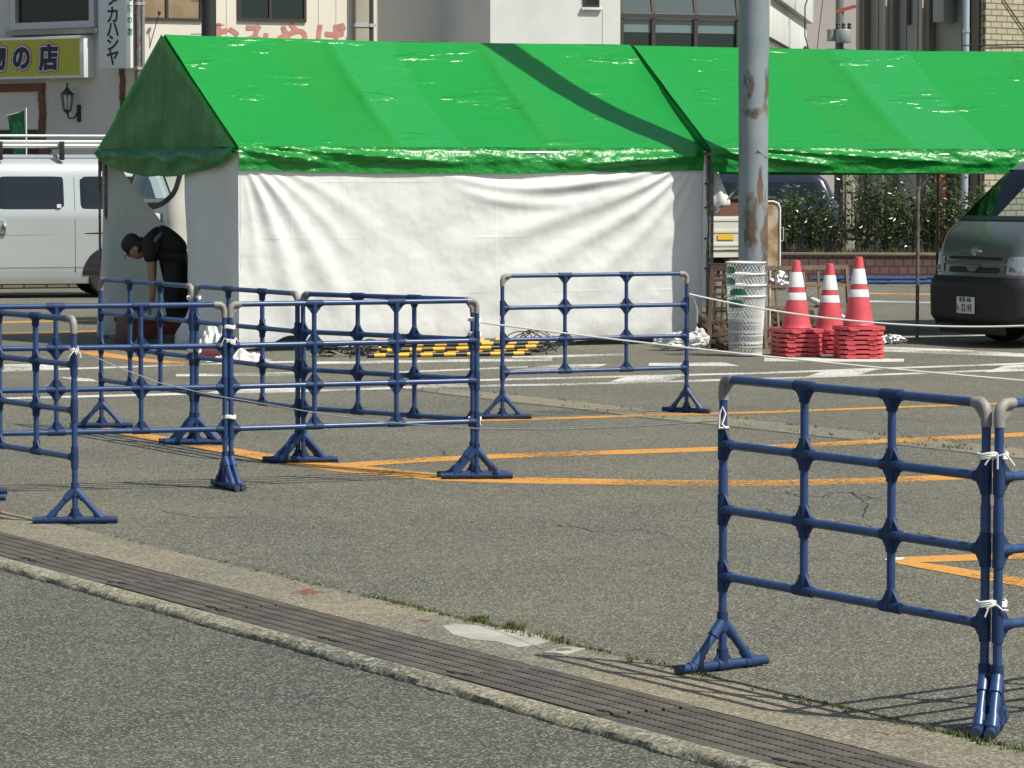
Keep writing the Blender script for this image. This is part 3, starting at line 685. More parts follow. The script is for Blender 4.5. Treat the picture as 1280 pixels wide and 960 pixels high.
# ---- tent one
T1 = thing('event_tent', 'green roofed event tent closed with white side sheets, person inside its open end', 'tent', FL, 0, 'green event tents')
def L(v): return v - FL
NF = Vector((FR.y - FL.y, -(FR.x - FL.x), 0)).normalized()       # front wall normal
NG = Vector((-(BL.y - FL.y), (BL.x - FL.x), 0)).normalized()
if NG.x > 0: NG = -NG
EFL, EFR, EBL, EBR = Z(FL, EZ), Z(FR, EZ), Z(BL, EZ), Z(BR, EZ)
for nm, (a, b) in (('roof_sheet', (EFL, EFR)), ('roof_sheet', (EBL, EBR))):
    mb = MB(); roof_slope(mb, L(a), L(b), L(RL), L(RR), 3, seed=3 if a is EFL else 9)
    mb.build('roof_sheet', [M['green'], M['green_b'], M['green_c']], T1)
mb = MB(); valance(mb, L(EFL), L(EFR), .225, 1.3); mb.build('valance', M['crinkle'], T1)
mb = MB(); valance(mb, L(EBL), L(EBR), .225, 5.3, out=-NF); mb.build('valance', M['crinkle'], T1)
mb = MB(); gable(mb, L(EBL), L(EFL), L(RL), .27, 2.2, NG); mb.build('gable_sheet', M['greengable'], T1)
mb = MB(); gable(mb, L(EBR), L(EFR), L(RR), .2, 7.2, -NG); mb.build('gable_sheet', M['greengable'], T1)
# front wall sheet with pulled folds
WL = (FR - FL).length
def g(x, w_): return math.exp(-(x / w_) ** 2)
def front(u, v):
    a = u * WL; h = EZ - .02 - v * (EZ - .05 - .05 * sm(.55, 1, u) - .12 * g(a - .52, .2))
    d = 0
    dx, dy = a + .02, EZ - h; r = math.hypot(dx, dy); ph = math.atan2(dy, dx)
    for (p, A, w_, r1) in ((1.38, .010, .05, 1.6), (1.15, .036, .085, 2.6), (.88, .030, .08, 2.5), (.66, .012, .06, 1.9), (.46, .012, .06, 2.2)):
        p2 = p + .10 * (r - 1)
        d += A * g(ph - p2, w_) * sm(.08, .55, r) * (1 - sm(r1 * .65, r1, r))
    dx = WL - a + .02; r = math.hypot(dx, dy); ph = math.atan2(dy, dx)
    for (p, A, w_, r1) in ((.18, .020, .035, 2.6), (.32, .030, .05, 3.1), (.49, .036, .055, 3.3), (.68, .034, .06, 3.1), (.90, .026, .065, 2.6), (1.14, .016, .06, 2.2)):
        p2 = p - .09 * (r - 1) + .02 * math.sin(3 * r)
        d += A * g(ph - p2, w_) * sm(.1, .6, r) * (1 - sm(r1 * .6, r1, r))
    for (x0, x1, dep, A, w_) in ((1.7, 4.3, .09, .022, .030), (1.65, 4.6, .22, .032, .042), (1.7, 4.75, .37, .032, .050), (1.8, 4.85, .54, .022, .055)):
        t = (a - x0) / (x1 - x0)
        if 0 < t < 1:
            sag = dep * (1 - abs(2 * t - .8) ** 2.2 * .55) if t < .9 else dep * (1 - t) * 5
            hc = EZ - .02 - dep * (1 - (2 * (t ** .8) - 1) ** 2)
            d += A * g(h - hc, w_) * math.sin(math.pi * t) ** .8 * sm(0, .22, t)
    d *= .85; d += .020 * fbm((a * .9, h * 1.1, 4)) + .006 * fbm((a * 4, h * 3, 9))
    p = lerp(FL, FR, u)
    return L(Z(p, h)) + NF * (d * sm(1.86, 1.62, h) - .004)
mb = MB(); mb.grid(front, 300, 130); mb.build('wall_sheet', M['sheet'], T1)
# back wall sheet: its top has come loose near the open end and hangs diagonally
def back(u, v):
    a = u * 2.55; top = EZ - .03 if a < .12 else max(.5, EZ - .03 - 1.5 * (a - .12) - .04 * math.sin((a - .12) * 9))
    h = top - v * (top - .03)
    d = .045 * math.sin(a * 6.5 + 2.2 * (1 - v)) * sm(.0, .5, v) + .03 * fbm((a * 2, h, 1))
    d += .12 * sm(.35, 1, v) * math.exp(-(a / .25) ** 2)
    p = BL + (BR - BL).normalized() * (a - .10 * sm(.3, 1, v) * math.exp(-(a / .3) ** 2))
    return L(Z(p, h)) + NF * (d + .05)
mb = MB(); mb.grid(back, 90, 60); mb.build('wall_sheet', M['sheet'], T1)
def back2(u, v):
    a = 2.9 + u * ((BR - BL).length - 2.95); h = EZ - .05 - v * (EZ - .1)
    return L(Z(BL + (BR - BL).normalized() * a, h)) + NF * (.04 * math.sin(a * 7) * v + .02 * fbm((a, h, 2)))
mb = MB(); mb.grid(back2, 50, 20); mb.build('wall_sheet', M['sheet'], T1)
# right end sheet
def rend(u, v):
    p = lerp(FR, BR, u); h = EZ - .05 - v * (EZ - .1)
    return L(Z(p, h)) - NG * (.02 * math.sin(u * 22) * v)
mb = MB(); mb.grid(rend, 40, 16); mb.build('wall_sheet', M['sheet'], T1)
# open end: sheet drawn back to the front corner
GD = (BL - FL).normalized()
def endsheet(u, v):
    a = u * (1.42 - .12 * sm(.2, .7, v) + .06 * sm(.8, 1, v)); h = EZ - .06 - v * (EZ - .07)
    d = .05 * math.sin(u * 9.0 + .9) * (.2 + .8 * v) * (1 if u > .1 else u * 10) + .02 * fbm((a * 2, h * 2, 8))
    d += .16 * sm(.78, 1, v) * sm(.25, .9, u)
    return L(Z(FL + GD * a, h)) + NG * (d * sm(0, .12, u) - .02)
mb = MB(); mb.grid(endsheet, 70, 60); mb.build('wall_sheet', M['sheet'], T1)
# frame
def post(tp, p, z, m_=None, r=.019): 
    mb = MB(); mb.cyl((p.x, p.y, 0), (p.x, p.y, z), r, n=10); mb.box((p.x, p.y, .004), (.12, .12, .008)); mb.build('post', m_ or M['oldpipe'], tp)
ins = -NF * .075
for p in (FL, FR, BL, BR): post(T1, L(p + (ins if p in (FL, FR) else -ins) + (NG * -.11 if p is FL else NG * -.03 if p is BL else NG * .05)), EZ - .02)
post(T1, L(FR + Vector((.055, -.02, 0))), EZ - .02); post(T1, L(BL + NG * .02 - NF * -.02), EZ + .0, r=.014)
mb = MB()
for a, b in ((EFL, EFR), (EBL, EBR), (RL, RR), (EFL, EBL), (EFR, EBR)):
    mb.cyl(L(a) - Vector((0, 0, .05)), L(b) - Vector((0, 0, .05)), .016, n=8)
mb.build('eave_beam', M['galv'], T1)
mb = MB()
for k in (.04, .333, .667, .96):
    a = lerp(EFL, EFR, k); b = lerp(RL, RR, k); c = lerp(EBL, EBR, k)
    dz = Vector((0, 0, .13)); mb.cyl(L(a) - dz * .4, L(b) - dz, .014, n=8); mb.cyl(L(c) - dz * .4, L(b) - dz, .014, n=8)
mb.build('rafter', M['galv'], T1)
bl = BL + NG * .02
mb = MB(); mb.tube([L(Z(bl, 1.9)), L(Z(bl + Vector((.03, -.02, 0)), 1.78)), L(Z(bl, 1.58))], .008, 6); mb.build('tie_cord', M['oldpipe'], T1); mb = MB(); mb.tube([L(Z(bl, 1.56)), L(Z(bl + (BR - BL).normalized() * .35, 1.84))], .011, 6); mb.build('corner_brace', M['oldpipe'], T1); mb = MB(); mb.tube([L(Z(bl, 1.58)), L(Z(bl + (BR - BL).normalized() * .12, 1.86))], .006, 6)
mb.build('corner_brace', M['oldpipe'], T1)
# white hem strip with eyelets at the right front edge
mb = MB(); e0 = FR + Vector((.012, -.006, 0))
mb.grid(lambda u, v: L(Z(e0 + Vector((.055 * u - .01, -.02 + .012 * math.sin(v * 9), 0)), .35 + 1.58 * v)), 2, 30); he = mb.build('hem_strip', M['sheet'], T1)
for z in (.45, .75, 1.05, 1.36, 1.6):
    mb = MB(); mb.lathe([(.012, -.004), (.012, .0), (.0, .001)], 10, L(Z(e0 + Vector((.018, -.034, 0)), z)), 'Y'); mb.build('eyelet', M['black'], he)
# ---- gathered curtain tied to the right post
mb = MB(); c0 = FR + Vector((.085, .04, 0))
prof = [(1.90, .02, .015, 0), (1.80, .035, .03, .01), (1.66, .055, .035, .035), (1.5, .085, .05, .065), (1.42, .10, .055, .085), (1.385, .095, .05, .085), (1.36, .06, .04, .06), (1.31, .03, .025, .055), (1.28, .01, .01, .05)]
def gath(u, v):
    k = v * (len(prof) - 1); i = min(int(k), len(prof) - 2); f = k - i
    q = [prof[i][j] * (1 - f) + prof[i + 1][j] * f for j in range(4)]; a = u * 6.2832
    rr = 1 + .14 * math.sin(a * 5 + v * 3)
    return L(c0 + Vector((q[3] + q[1] * rr * math.cos(a), q[2] * rr * math.sin(a), q[0])))
mb.grid(gath, 40, 24); mb.build('tied_curtain', M['sheet'], T1)
mb = MB(); mb.tube([L(c0 + Vector((.04 * math.cos(a) - .03, .05 * math.sin(a), 1.14 + .01 * math.cos(a)))) for a in [k * .5236 for k in range(12)]], .006, 6, closed=True); mb.build('tie_band', M['rope'], T1)

# ---- tent two
A2 = Vector((1.985, 34.98, 0)); D2 = Vector((.951, .309, 0)).normalized(); Q2 = Vector((-.36, .933, 0)).normalized()
L2, Wd2 = 6.6, 3.6
B2 = A2 + D2 * L2; C2 = A2 + Q2 * Wd2; E2 = B2 + Q2 * Wd2
R2a, R2b = Vector((1.275, 36.82, 3.045)), Vector((1.275, 36.82, 3.045)) + D2 * L2
T2 = thing('event_tent', 'green roofed open sided event tent standing behind the steel pole, over the van', 'tent', A2, 0, 'green event tents')
def K(v): return v - A2
EA, EB, EC, EE = Z(A2, EZ), Z(B2, EZ), Z(C2, EZ), Z(E2, EZ)
N2 = Vector((D2.y, -D2.x, 0))
for a, b in ((EA, EB), (EC, EE)):
    mb = MB(); roof_slope(mb, K(a), K(b), K(R2a), K(R2b), 3, seed=21 if a is EA else 31, sag=.05); mb.build('roof_sheet', [M['green'], M['green_b'], M['green_c']], T2)
mb = MB(); valance(mb, K(EA), K(EB), .235, 11.3, nu=200, sagmid=.012); mb.build('valance', M['crinkle'], T2)
mb = MB(); valance(mb, K(EC), K(EE), .235, 15.3, out=-N2, nu=100); mb.build('valance', M['crinkle'], T2)
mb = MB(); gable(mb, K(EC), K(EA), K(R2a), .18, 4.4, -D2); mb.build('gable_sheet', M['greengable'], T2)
t_ = 2.30
for p in (A2 + D2 * .04 + Q2 * .06, A2 + D2 * t_ + Q2 * .07, A2 + D2 * (L2 - .1), C2 + D2 * .1, C2 + D2 * 4.35, E2 - D2 * .1): post(T2, K(p), EZ - .02, M['galv'] if p is None else M['oldpipe'], .0185)
mb = MB()
for a, b in ((EA, EB), (EC, EE), (R2a, R2b), (EA, EC), (EB, EE)): mb.cyl(K(a) - Vector((0, 0, .06)), K(b) - Vector((0, 0, .06)), .016, n=8)
mb.build('eave_beam', M['galv'], T2)
pz = A2 + D2 * t_ + Q2 * .07
for s in (-1, 1): mb = MB(); mb.cyl(K(Z(pz, 1.53)) , K(Z(pz + D2 * s * .30, 1.86)), .012, n=8); mb.build('corner_brace', M['galv'], T2)
pa = A2 + D2 * .04
mb = MB(); mb.cyl(K(Z(pa + D2 * .06 + Q2 * .1, 1.30)), K(Z(pa + D2 * .5 + Q2 * .1, 1.80)), .012, n=8); mb.build('corner_brace', M['galv'], T2); mb = MB(); mb.cyl(K(Z(pa + D2 * .12 + Q2 * .35, 1.30)), K(Z(pa + D2 * .62 + Q2 * .35, 1.66)), .012, n=8); mb.build('corner_brace', M['galv'], T2)
pr = C2 + D2 * 4.35
for s in (-1, 1): mb = MB(); mb.cyl(K(Z(pr, 1.5)), K(Z(pr + D2 * s * .4, 1.85)), .011, n=8); mb.build('corner_brace', M['galv'], T2)
# ================================================================== steel pole
PX = Vector((2.39, 34.69, 0)); PRAD = .146
t = thing('steel_pole', 'thick grey steel pole with rust stains beside the wire bins', 'pole', PX)
pm = mat('pole_paint', (.20, .235, .26), .5)
n_, l_, b_ = N(pm); tc_ = n_.new('ShaderNodeTexCoord'); sx_ = n_.new('ShaderNodeSeparateXYZ'); l_.new(tc_.outputs['Object'], sx_.inputs[0])
def mth(op, a, b=None, c=None):
    q = n_.new('ShaderNodeMath'); q.operation = op
    for i, v in enumerate((a, b, c)):
        if v is None: continue
        if isinstance(v, (int, float)): q.inputs[i].default_value = v
        else: l_.new(v, q.inputs[i])
    return q.outputs[0]
a_ = n_.new('ShaderNodeTexNoise'); a_.inputs['Scale'].default_value = 11; a_.inputs['Detail'].default_value = 7; am_ = n_.new('ShaderNodeMapping'); am_.inputs['Scale'].default_value = (1, 1, .45); l_.new(tc_.outputs['Object'], am_.inputs[0]); l_.new(am_.outputs[0], a_.inputs[0])
w_ = n_.new('ShaderNodeTexNoise'); w_.inputs['Scale'].default_value = 2.2; w_.inputs['Detail'].default_value = 5; l_.new(tc_.outputs['Object'], w_.inputs[0])
tot = None
for (x0, z0, ax, az) in ((-.035, 1.20, .075, .30), (-.06, 2.52, .055, .17), (-.02, 2.30, .085, .07), (.14, 2.6, .06, .3), (.13, .95, .06, .5), (-.08, .55, .06, .2), (.06, 1.6, .03, .2)):
    dx = mth('POWER', mth('DIVIDE', mth('SUBTRACT', sx_.outputs[0], x0), ax), 2.0); dz = mth('POWER', mth('DIVIDE', mth('ABSOLUTE', mth('SUBTRACT', sx_.outputs[2], z0)), az), 2.0)
    e = mth('SUBTRACT', 1.0, mth('ADD', dx, dz)); tot = e if tot is None else mth('MAXIMUM', tot, e)
tot = mth('ADD', mth('MAXIMUM', tot, -1.2), mth('ADD', mth('MULTIPLY', mth('SUBTRACT', a_.outputs['Fac'], .5), 4.6), mth('MULTIPLY', mth('SUBTRACT', w_.outputs['Fac'], .5), 3.0)))
r_ = n_.new('ShaderNodeValToRGB'); e_ = r_.color_ramp.elements
e_[0].position = .05; e_[0].color = (0, 0, 0, 1); e_[1].position = .75; e_[1].color = (1, 1, 1, 1); l_.new(tot, r_.inputs[0])
wr_ = n_.new('ShaderNodeValToRGB'); e_ = wr_.color_ramp.elements; e_[0].position = .38; e_[0].color = (.175, .215, .24, 1); e_[1].position = .66; e_[1].color = (.24, .275, .295, 1); l_.new(w_.outputs['Fac'], wr_.inputs[0])
rr_ = n_.new('ShaderNodeValToRGB'); e_ = rr_.color_ramp.elements; e_[0].position = .35; e_[0].color = (.06, .045, .032, 1); e_[1].position = .65; e_[1].color = (.15, .10, .065, 1); l_.new(a_.outputs['Fac'], rr_.inputs[0])
mx_ = n_.new('ShaderNodeMixRGB'); l_.new(r_.outputs[0], mx_.inputs[0]); l_.new(wr_.outputs[0], mx_.inputs[1]); l_.new(rr_.outputs[0], mx_.inputs[2]); l_.new(mx_.outputs[0], b_.inputs['Base Color'])
mb = MB(); mb.lathe([(PRAD, 0), (PRAD, .4), (PRAD, 1), (PRAD, 2), (PRAD * 1.03, 2.6), (PRAD * 1.05, 3.4), (PRAD * 1.05, 9)], 40); mb.build('shaft', pm, t)
mb = MB(); mb.lathe([(PRAD + .03, 0), (PRAD + .03, .03), (PRAD + .001, .05)], 30); mb.build('base_collar', M['concpole'], t)
mb = MB(); mb.tube([(PRAD * .2, -PRAD - .01, 1.93), (PRAD * .8, -PRAD * .62, 1.86), (PRAD * 1.0, -.02, 1.86)], .006, 6); mb.build('cable_scar', M['concpole'], t)
# rusty sign board fixed behind the pole
Yb = 34.98
pA, pB = P(925, 338, Yb), P(975, 252, Yb)
t = thing('sign_board', 'rusty brown sign board with white rounded rim fixed behind the steel pole', 'sign', (pA.x, Yb, 0))
w_, z0, z1 = pB.x - pA.x, pA.z, pB.z
mb = MB(); mb.span(0, w_ - .012, 0, .02, z0, z1 - .012); mb.build('panel', M['rust'], t)
mb = MB(); mb.tube([(w_, 0, z0), (w_, 0, z1 - .06), (w_ - .02, 0, z1 - .02), (w_ - .06, 0, z1), (.02, 0, z1)], .011, 8); mb.build('rim', M['white'], t)
mb = MB(); mb.tube([(w_ + .005, 0, z0 + .42), (w_ + .035, 0, z0 + .43), (w_ + .035, 0, z0 + .30), (w_ + .005, 0, z0 + .29)], .006, 6); mb.build('handle', M['white'], t)
mb = MB(); mb.cyl((w_ * .75, .01, 0), (w_ * .75, .01, z0), .014); mb.build('leg', M['rust'], t)
# ================================================================== wire bins
def make_bin():
    t = thing('wire_bin', 'white wire mesh bin', 'waste bin', group='nested white wire mesh bins')
    H, r0, r1 = .56, .152, .178
    def pt(a, h, k=0): r = r0 + (r1 - r0) * h / H + k; return (r * math.cos(a), r * math.sin(a), h)
    m = MB(); n = 30
    for s in (1, -1):
        for k in range(n):
            a0 = 2 * math.pi * k / n
            m.tube([pt(a0 + s * 2.1 * h / H, .03 + (H - .05) * h / H) for h in [H * q / 9 for q in range(10)]], .0019, 3, caps=False)
    m.build('mesh_wall', M['binwire'], t)
    m = MB(); m.tube([pt(k * .2618, H, .004) for k in range(24)], .010, 6, closed=True); m.build('rim', M['binwire'], t)
    m = MB(); m.tube([pt(k * .2618, .09, .001) for k in range(24)], .004, 5, closed=True)
    m.lathe([(r0 - .004, .012), (r0 + .004, .012), (r0 + .006, .035), (r0 + .001, .035)], 28); m.build('base_ring', M['binwire'], t)
    m = MB(); m.lathe([(0, .012), (r0 - .002, .012), (r0 - .002, .016)], 24); m.build('base_plate', M['binwire'], t)
    m = MB(); m.grid(lambda u, v: Vector(pt(-2.75 + 1.0 * u, .455 + .075 * v * (1 - .35 * abs(2 * u - 1) ** 3), .004)), 14, 4); m.build('green_label', M['stickergreen'], t)
    return t
bp = G(932, 445); bin0 = make_bin()
for k, lab in enumerate(('lowest white wire mesh bin of the nested stack by the steel pole', 'second lowest bin of the nested stack, green label showing', 'third wire bin from below in the nested stack', 'topmost wire mesh bin of the nested stack')):
    o = bin0 if k == 0 else dup(bin0)
    o['label'] = lab; o.location = bp + Vector((.004 * math.sin(k * 2), 0, .104 * k)); o.rotation_euler = (R(.6) * math.sin(k), 0, [0, .12, -.45, -.5][k])
# ================================================================== cones
def make_cone():
    t = thing('traffic_cone', 'red cone', 'traffic cone', group='stacked red traffic cones')
    h = .205; c = .05; z1 = .028; m = MB()
    pl = [(h, -h + c), (h, h - c), (h - c, h), (-h + c, h), (-h, h - c), (-h, -h + c), (-h + c, -h), (h - c, -h)]
    inner = [(.135 * math.cos(R(-45) + k * R(45) + R(22.5)), .135 * math.sin(R(-45) + k * R(45) + R(22.5))) for k in range(8)]
    for z, up in ((.009, False), (z1 + .009, True)):
        a = [m.bm.verts.new((x, y, z)) for x, y in pl]; b = [m.bm.verts.new((x, y, z)) for x, y in inner]
        for i in range(8): m.face([a[i], a[(i + 1) % 8], b[(i + 1) % 8], b[i]])
    m.prism([(x, y, .009) for x, y in pl], (0, 0, .0005))
    for i in range(8):
        (x0, y0), (x1, y1) = pl[i], pl[(i + 1) % 8]; m.poly([(x0, y0, .009), (x1, y1, .009), (x1, y1, z1 + .009), (x0, y0, z1 + .009)])
    for sx, sy, w_, d_ in ((1, 0, .05, .13), (-1, 0, .05, .13), (0, 1, .13, .05), (0, -1, .13, .05)):
        for q in (-1, 1):
            m.box((sx * (h - .03) + (q * .10 if sx == 0 else 0), sy * (h - .03) + (q * .10 if sy == 0 else 0), .006), (.075, .075, .012), 0, .002)
    m.build('base', M['red'], t, smooth=False)
    prof = [(.145, .046), (.138, .06), (.130, .10), (.036, .655), (.033, .672), (.026, .676), (.026, .66)]
    m = MB(); m.lathe(prof, 32)
    b = m.build('body', M['red'], t, angle=50)
    def rad(z): return .130 + (.036 - .130) * (z - .10) / .555
    for z0, z1 in ((.425, .565), (.305, .375)):
        m = MB(); m.lathe([(rad(z0) + .0005, z0), (rad(z0) + .0022, z0 + .002), (rad(z1) + .0022, z1 - .002), (rad(z1) + .0005, z1)], 32)
        m.bm.faces.ensure_lookup_table()
        m.build('reflective_band', M['reflect'], b)
    return t
cone0 = make_cone(); first = True
stacks = (((995, 444.5), 6, 'left', 12), ((1037, 441.0), 5, 'middle', 40), ((1073, 447.5), 7, 'right', 4))
for (pxl, n, nm, rz) in stacks:
    b = G(*pxl); rr = random.Random(nm)
    for k in range(n):
        o = cone0 if first else dup(cone0); first = False
        o['label'] = 'red traffic cone, ' + ('topmost with two white bands' if k == n - 1 else ('lowest' if k == 0 else ['', 'second from below', 'third from below', 'fourth from below', 'fifth from below', 'sixth from below'][k])) + ' in the ' + nm + ' stack of cones'
        o.location = b + Vector((rr.uniform(-.001, .001), rr.uniform(-.001, .001), .043 * k)); o.rotation_euler = (0, 0, R(rz + rr.uniform(-5, 5)))
        if k == n - 1: o.rotation_euler.z += R(9)
# ================================================================== trellises
def trellis(name, lab, p0, p1, top, nx, nz, lean, m_=None, bw=.035, diag=False):
    d = p1 - p0; t = thing(name, lab, 'trellis', p0, math.atan2(d.y, d.x)); wd = d.length
    m = MB()
    for x in (0, wd): m.box((x, lean * .5, top / 2), (bw, .03, top), M4=Matrix.Rotation(-math.atan2(lean, top), 4, 'X'))
    for z in (.08, top - .02):
        m.box((wd / 2, lean * z / top, z), (wd + bw, .032, bw * 1.2))
    m.build('frame', M['wood'], t)
    m = MB()
    for k in range(1, nx): m.box((wd * k / nx, lean * .5 + .004, top / 2), (bw * .7, .014, top - .06), M4=Matrix.Rotation(-math.atan2(lean, top), 4, 'X'))
    for k in range(1, nz): m.box((wd / 2, lean * k / nz - .006, top * k / nz), (wd - .03, .014, bw * .7))
    m.build('slats', M['wood'], t); return t
a = P(884, 438, 34.0); b = P(915, 438, 33.6)
trellis('wood_trellis', 'brown wooden trellis leaning left of the wire bins', Z(G(886, 437), 0), Z(G(914, 437.5), 0), .80, 2, 6, .12)
tr = trellis('wood_trellis', 'small brown slatted trellis standing askew behind the bins', Z(G(897, 433), 0), Z(G(925, 435), 0), .82, 2, 7, -.05)
trellis('wood_trellis', 'wide brown wooden trellis behind the cone stacks', Z(G(957, 436), 0), Z(G(1064, 433), 0), .80, 6, 4, .10)
# rocks and bundles by the tent corner
def blob(name, lab, cat, p, size, m_, amp, fr, seed, n=5, flat=.0, group=None, sharp=60, rough=3):
    bm = bmesh.new(); bmesh.ops.create_icosphere(bm, subdivisions=n, radius=1)
    for v in bm.verts:
        c = v.co.copy(); k = 1 + amp * noise.fractal(c * fr + Vector((seed, 0, 0)), 1.05, 2, rough); k += amp * .35 * abs(noise.noise(c * fr * 2 + Vector((0, seed, 0))))
        q = c * k; v.co = Vector((q.x * size[0], q.y * size[1], max(-.98, q.z) * size[2]))
    s = MB(); s.bm.free(); s.bm = bm
    o = s.build(name, m_, loc=Vector(p) + Vector((0, 0, size[2] * .9)), angle=sharp)
    return tag(o, lab, cat, group)
blob('rock', 'brown rough rock lying beside the right tent corner', 'rock', G(889, 435), (.15, .14, .17), M['rock'], .3, 1.6, 2)
blob('rock', 'brown rock behind the leaning wooden trellis', 'rock', G(908, 434), (.16, .12, .14), M['rock'], .3, 1.9, 7)
blob('rock', 'low dark rock wedged between trellis and bins', 'rock', G(906, 438), (.09, .08, .07), M['rock'], .3, 2.2, 12)
blob('plastic_bag', 'crumpled white plastic bag at the foot of the right tent corner', 'bag', G(846, 438), (.22, .12, .085), M['bag'], .42, 2.1, 3)
blob('plastic_bag', 'small white plastic bag slumped against the barrier post by the tent', 'bag', G(874, 437), (.09, .08, .10), M['bag'], .4, 2.3, 9)
blob('foil_bundle', 'silver foil wrapped bundle lying behind the trellis by the bins', 'bundle', Z(G(970, 429), P(970, 366, 34.1).z), (.15, .10, .095), M['foil'], .3, 2.2, 5)
blob('rock', 'pale brown stone pile behind the cones under the trellis', 'rock', G(985, 428), (.30, .16, .17), M['rock'], .32, 2.0, 21)
blob('rock', 'brown stone supporting the foil bundle', 'rock', G(962, 428), (.24, .16, .17), M['rock'], .3, 1.7, 25)
blob('foil_bundle', 'silver foil bag peeking out right of the cones', 'bag', G(1110, 430), (.16, .07, .05), M['foil'], .35, 2.5, 14)
m = MB(); m.tube([P(1010, 372, 34.4), P(1027, 380, 34.2)], .028, 12); m.tube([P(1027, 380, 34.2), P(1060, 400, 33.9)], .02, 10); tag(m.build('white_pipe', M['white']), 'white plastic pipe sloping behind the middle cones', 'pipe')
# ================================================================== striped bars
sm_ = mat('stripe_yellow_black', (.62, .36, .02), .45)
n_, l_, b_ = N(sm_); tc_ = n_.new('ShaderNodeTexCoord'); sp_ = n_.new('ShaderNodeSeparateXYZ'); l_.new(tc_.outputs['Object'], sp_.inputs[0])
dv_ = n_.new('ShaderNodeMath'); dv_.operation = 'DIVIDE'; dv_.inputs[1].default_value = .225; l_.new(sp_.outputs[0], dv_.inputs[0])
fr_ = n_.new('ShaderNodeMath'); fr_.operation = 'FRACT'; l_.new(dv_.outputs[0], fr_.inputs[0])
gt_ = n_.new('ShaderNodeMath'); gt_.operation = 'GREATER_THAN'; gt_.inputs[1].default_value = .5; l_.new(fr_.outputs[0], gt_.inputs[0])
mx_ = n_.new('ShaderNodeMixRGB'); mx_.inputs[1].default_value = (.66, .36, .02, 1); mx_.inputs[2].default_value = (.018, .017, .016, 1); l_.new(gt_.outputs[0], mx_.inputs[0]); l_.new(mx_.outputs[0], b_.inputs['Base Color'])
def make_bar():
    t = thing('striped_bar', 'striped bar', 'cone bar', group='bundle of yellow and black striped bars')
    m = MB(); m.cyl((.0, 0, 0), (1.46, 0, 0), .020, n=12); m.build('bar', sm_, t)
    m = MB(); m.cyl((1.455, 0, 0), (1.52, 0, 0), .021, n=12); m.cyl((-.05, 0, 0), (.005, 0, 0), .021, n=12); m.build('end_cap', M['black'], t)
    for x, s in ((1.52, 1), (-.05, -1)):
        m = MB(); m.tube([(x + s * (.085 - .085 * math.cos(a)), .045 * math.sin(a), .02 * math.sin(a) + .015 * (1 - math.cos(a)) * (1 if s > 0 else .3)) for a in [k * .4488 for k in range(14)]], .006, 6, closed=True); m.build('hook_ring', M['black'], t)
    return t
bar0 = make_bar(); rr = random.Random(5); k = 0
pos0 = ['front row on the ground', 'second row on the ground', 'third row on the ground', 'fourth row on the ground', 'fifth row on the ground', 'rear row on the ground']
for layer, cnt in ((0, 6), (1, 5), (2, 3)):
    for j in range(cnt):
        o = bar0 if k == 0 else dup(bar0)
        y0 = 447.5 - (j + layer * .5) * 2.6; p = G(452 + rr.uniform(-4, 26) + layer * 16, y0)
        o.location = Vector((p.x, p.y, .022 + layer * .036)); o.rotation_euler = (rr.uniform(0, 6), R(-.25 + rr.uniform(-.5, .5)), R(13 + rr.uniform(-4, 5)))
        lay = ['bottom layer', 'middle layer', 'top layer'][layer]; row = ['front', 'second', 'third', 'fourth', 'fifth', 'rearmost'][j]
        o['label'] = 'yellow and black striped bar, ' + lay + ' of the bundle, ' + row + ' in its row'
        k += 1
m = MB(); rr = random.Random(11); cbase = G(424, 446)
for k in range(22):
    c = cbase + Vector((rr.uniform(-.19, .2), rr.uniform(-.1, .22), .03 + rr.uniform(0, .08))); ra = rr.uniform(.05, .10); ax = rr.uniform(-.6, .6); ay = rr.uniform(-.6, .6)
    m.tube([c + Vector((ra * math.cos(a), ra * math.sin(a), max(-.02, ra * (ax * math.cos(a) + ay * math.sin(a)) * .6))) for a in [q * .349 for q in range(18)]], .006, 5, closed=True)
tag(m.build('cord_coil', M['coil']), 'tangled black cord coils lying at the left end of the striped bars', 'cord')
m = MB(); cbase = G(672, 437)
for k in range(6):
    c = cbase + Vector((rr.uniform(-.2, .12), rr.uniform(-.1, .1), .06)); ra = rr.uniform(.07, .12)
    m.tube([c + Vector((ra * 1.4 * math.cos(a), .5 * ra * math.sin(a), .05 + .8 * ra * math.sin(a + k))) for a in [q * .349 for q in range(18)]], .005, 5, closed=True)
tag(m.build('cord_coil', M['coil']), 'thin black wire loops standing up at right end of the striped bars', 'cord')
# ================================================================== inside and at the open end of the tent
pc = Vector((-3.62, 35.05, 0))
t = thing('crate', 'dark maroon crate the bent person reaches into', 'crate', pc, R(24))
m = MB(); w_, d_, h_ = .62, .40, .27
m.span(-w_ / 2, w_ / 2, -d_ / 2, -d_ / 2 + .02, 0, h_, .004); m.span(-w_ / 2, w_ / 2, d_ / 2 - .02, d_ / 2, 0, h_, .004); m.span(-w_ / 2, -w_ / 2 + .02, -d_ / 2 + .021, d_ / 2 - .021, 0, h_, .004); m.span(w_ / 2 - .02, w_ / 2, -d_ / 2 + .021, d_ / 2 - .021, 0, h_, .004); m.span(-w_ / 2 + .021, w_ / 2 - .021, -d_ / 2 + .021, d_ / 2 - .021, .01, .03)
m.build('box', M['maroon'], t)
m = MB(); m.span(-w_ / 2 - .012, w_ / 2 + .012, -d_ / 2 - .014, -d_ / 2 - .001, h_ - .05, h_ - .01, .004); m.span(-w_ / 2 - .012, w_ / 2 + .012, d_ / 2 + .001, d_ / 2 + .014, h_ - .05, h_ - .01, .004); m.build('lip', M['maroon'], t)
m = MB(); p0 = G(205, 427)
